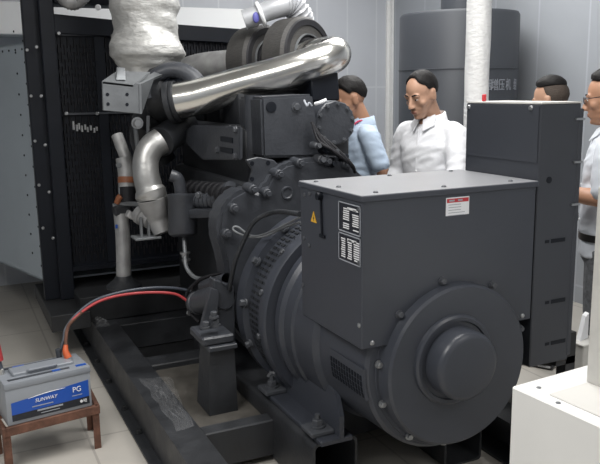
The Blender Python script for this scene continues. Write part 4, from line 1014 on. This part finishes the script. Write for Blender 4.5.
    for i in range(n + 1):
        a = R(18) + (2 * PI - R(36)) * i / n; fr = math.cos(a)
        for (rr_, zz_) in ((.068, 1.410), (.071, 1.455 - .012 * fr), (.079, 1.452 - .012 * fr), (.092 + .012 * max(0, fr), 1.405 - .035 * max(0, fr))):
            cvs.append(T((math.sin(a) * rr_ * 1.02, math.cos(a) * rr_ * .98 - .014, zz_)))
    cf = [(i * 4 + j, (i + 1) * 4 + j, (i + 1) * 4 + j + 1, i * 4 + j + 1) for i in range(n) for j in range(3)]
    obj('collar', MB().add([MT @ v for v in cvs], cf), shirt, so, angle=80)
    for sx in (-1, 1):
        m_ = MB().prism([T((sx * .062, .030, 1.452)), T((sx * .012, .078, 1.425)), T((sx * .030, .112, 1.365)), T((sx * .085, .070, 1.395))], (LR @ Vector((0, .004, .006))), .002); obj('collar_flap', MB().add([MT @ v for v in m_.v], m_.f), shirt, so)
    m_ = MB().tube([T((0, .098, 1.38)), T((0, .126, 1.27)), T((0, .136, 1.12)), T((0, .132, .95))], .006, 8); pk = obj('placket', MB().add([MT @ v for v in m_.v], m_.f), shirt, so)
    for zb in (1.33, 1.24, 1.15, 1.06, .97):
        yb = .108 if zb > 1.3 else (.133 if zb > 1.2 else .143); m_ = MB().ell(T((0, yb, zb)), (.006, .003, .006)); obj('button', MB().add([MT @ v for v in m_.v], m_.f), 'lwhite', pk)
    # trousers, belt, shoes
    tm = MB(); tmp = MB(); tmp.loft([((0, 0, .78), .172, .124), ((0, 0, .95), .172, .126)], 28, 2.3); tm.add(tmp.v, tmp.f)
    for sx in (-1, 1):
        h_ = Vector((sx * .088, 0, .84)); k_ = Vector((sx * .095, .012, .48)); a_ = Vector((sx * .10, -.01, .06))
        tm.tube([h_, h_.lerp(k_, .5), k_, k_.lerp(a_, .5), a_], [.098, .09, .075, .07, .062], 20, 6)
    meshobj('trousers', remeshed(tm, .011, 4, .5), MT, trouser, root, MT @ Vector((0, 0, .5)))
    if belt:
        m_ = MB(); m_.loft([((0, .002, .885), .186, .139), ((0, .002, .92), .186, .139)], 40, 2.3); obj('belt', MB().add([MT @ v for v in m_.v], m_.f), 'leather', root)
    for a_ in feet:
        m_ = MB(); m_.ell(Vector((a_.x, a_.y + .06, .04)), (.046, .135, .04)); m_.box(Vector((a_.x, a_.y + .06, .012)), (.085, .26, .024), .01); obj('shoe', MB().add([MT @ v for v in m_.v], m_.f), 'leather', root)
    if glasses:
        gf = MB(); le = MB()
        for sx in (-1, 1):
            ring_ = [Hh((sx * (.032 + .024 * math.cos(a)), .100, .002 + .017 * math.sin(a))) for a in [2 * PI * k / 24 for k in range(25)]]
            gf.tube(ring_, .0018, 6, 1, smooth=False); gf.tube([Hh((sx * .056, .100, .008)), Hh((sx * .078, .07, .010)), Hh((sx * .084, .0, .008)), Hh((sx * .083, -.02, -.004))], .0022, 6)
            le.add(ring_[:-1] + [p + HR @ Vector((0, -.0012, 0)) for p in ring_[:-1]], [tuple(range(24)), tuple(range(47, 23, -1))] + [(k, 24 + k, 24 + (k + 1) % 24, (k + 1) % 24) for k in range(24)])
        gf.tube([Hh((-.009, .100, .006)), Hh((0, .104, .009)), Hh((.009, .100, .006))], .002, 6)
        go = obj('spectacles', MB().add([MT @ v for v in gf.v], gf.f), 'glassframe', bo); obj('lens', MB().add([MT @ v for v in le.v], le.f), 'lens', go)
    if lanyard:
        m_ = MB()
        for sx in (-1, 1): m_.tube([T((sx * .07, -.03, 1.445)), T((sx * .075, .06, 1.42)), T((sx * .05, .125, 1.30)), T((0, .152, 1.14))], .006, 6)
        m_.box(T((0, .156, 1.09)), (.055, .006, .085), .002); obj('lanyard', MB().add([MT @ v for v in m_.v], m_.f), 'pink', root)
    return root, MT

def yaw_of(dx, dy): return math.atan2(dy, dx) - PI / 2

# middle man: white long sleeved shirt, receding hair, looking down at the engine
make_person('person', Vector((2.52, 3.535, 0)), yaw_of(-.95, -.30), 1.715, 'man in a white long sleeved shirt with receding hair looking down at the engine', 'shirt_white', 'trouser', 'skin',
            head_pitch=R(20), head_yaw=R(-4), hair='receding', head_scale=1.0, lean=R(4),
            armL=[(.176, 0, 1.338), (.235, .0, 1.12), (.24, .12, .92)], armR=[(-.176, 0, 1.338), (-.24, .10, 1.14), (-.22, .31, .99)])
make_person('person', Vector((2.40, 4.16, 0)), yaw_of(-.98, .21), 1.67, 'man in a pale blue shirt with a pink lanyard half hidden by the engine', 'shirt_blue', 'trouser', 'skin2',
            head_pitch=R(18), hair='short', head_scale=1.05, lanyard=True, long_sleeve=False,
            armL=[(.176, 0, 1.338), (.235, -.05, 1.12), (.20, .08, .93)], armR=[(-.176, 0, 1.338), (-.235, -.07, 1.13), (-.16, -.13, .93)])
make_person('person', Vector((3.075, 3.155, 0)), yaw_of(-.5, .87), 1.65, 'dark haired man with his back turned behind the tall control cabinet', 'shirt_white', 'trouser', 'skin',
            head_pitch=R(10), hair='fade', head_scale=1.0, long_sleeve=False)
make_person('person', Vector((2.90, 2.60, 0)), yaw_of(-.60, .80), 1.67, 'man in glasses and a pale grey shirt at the right edge, forearm raised', 'shirt_grey', 'trouser_grey', 'skin2',
            head_pitch=R(8), hair='fade', head_scale=1.02, glasses=True, long_sleeve=False,
            armR=[(-.176, 0, 1.338), (-.235, .01, 1.11), (-.15, .24, 1.13)], armL=[(.176, 0, 1.338), (.235, -.02, 1.12), (.235, .06, .88)])
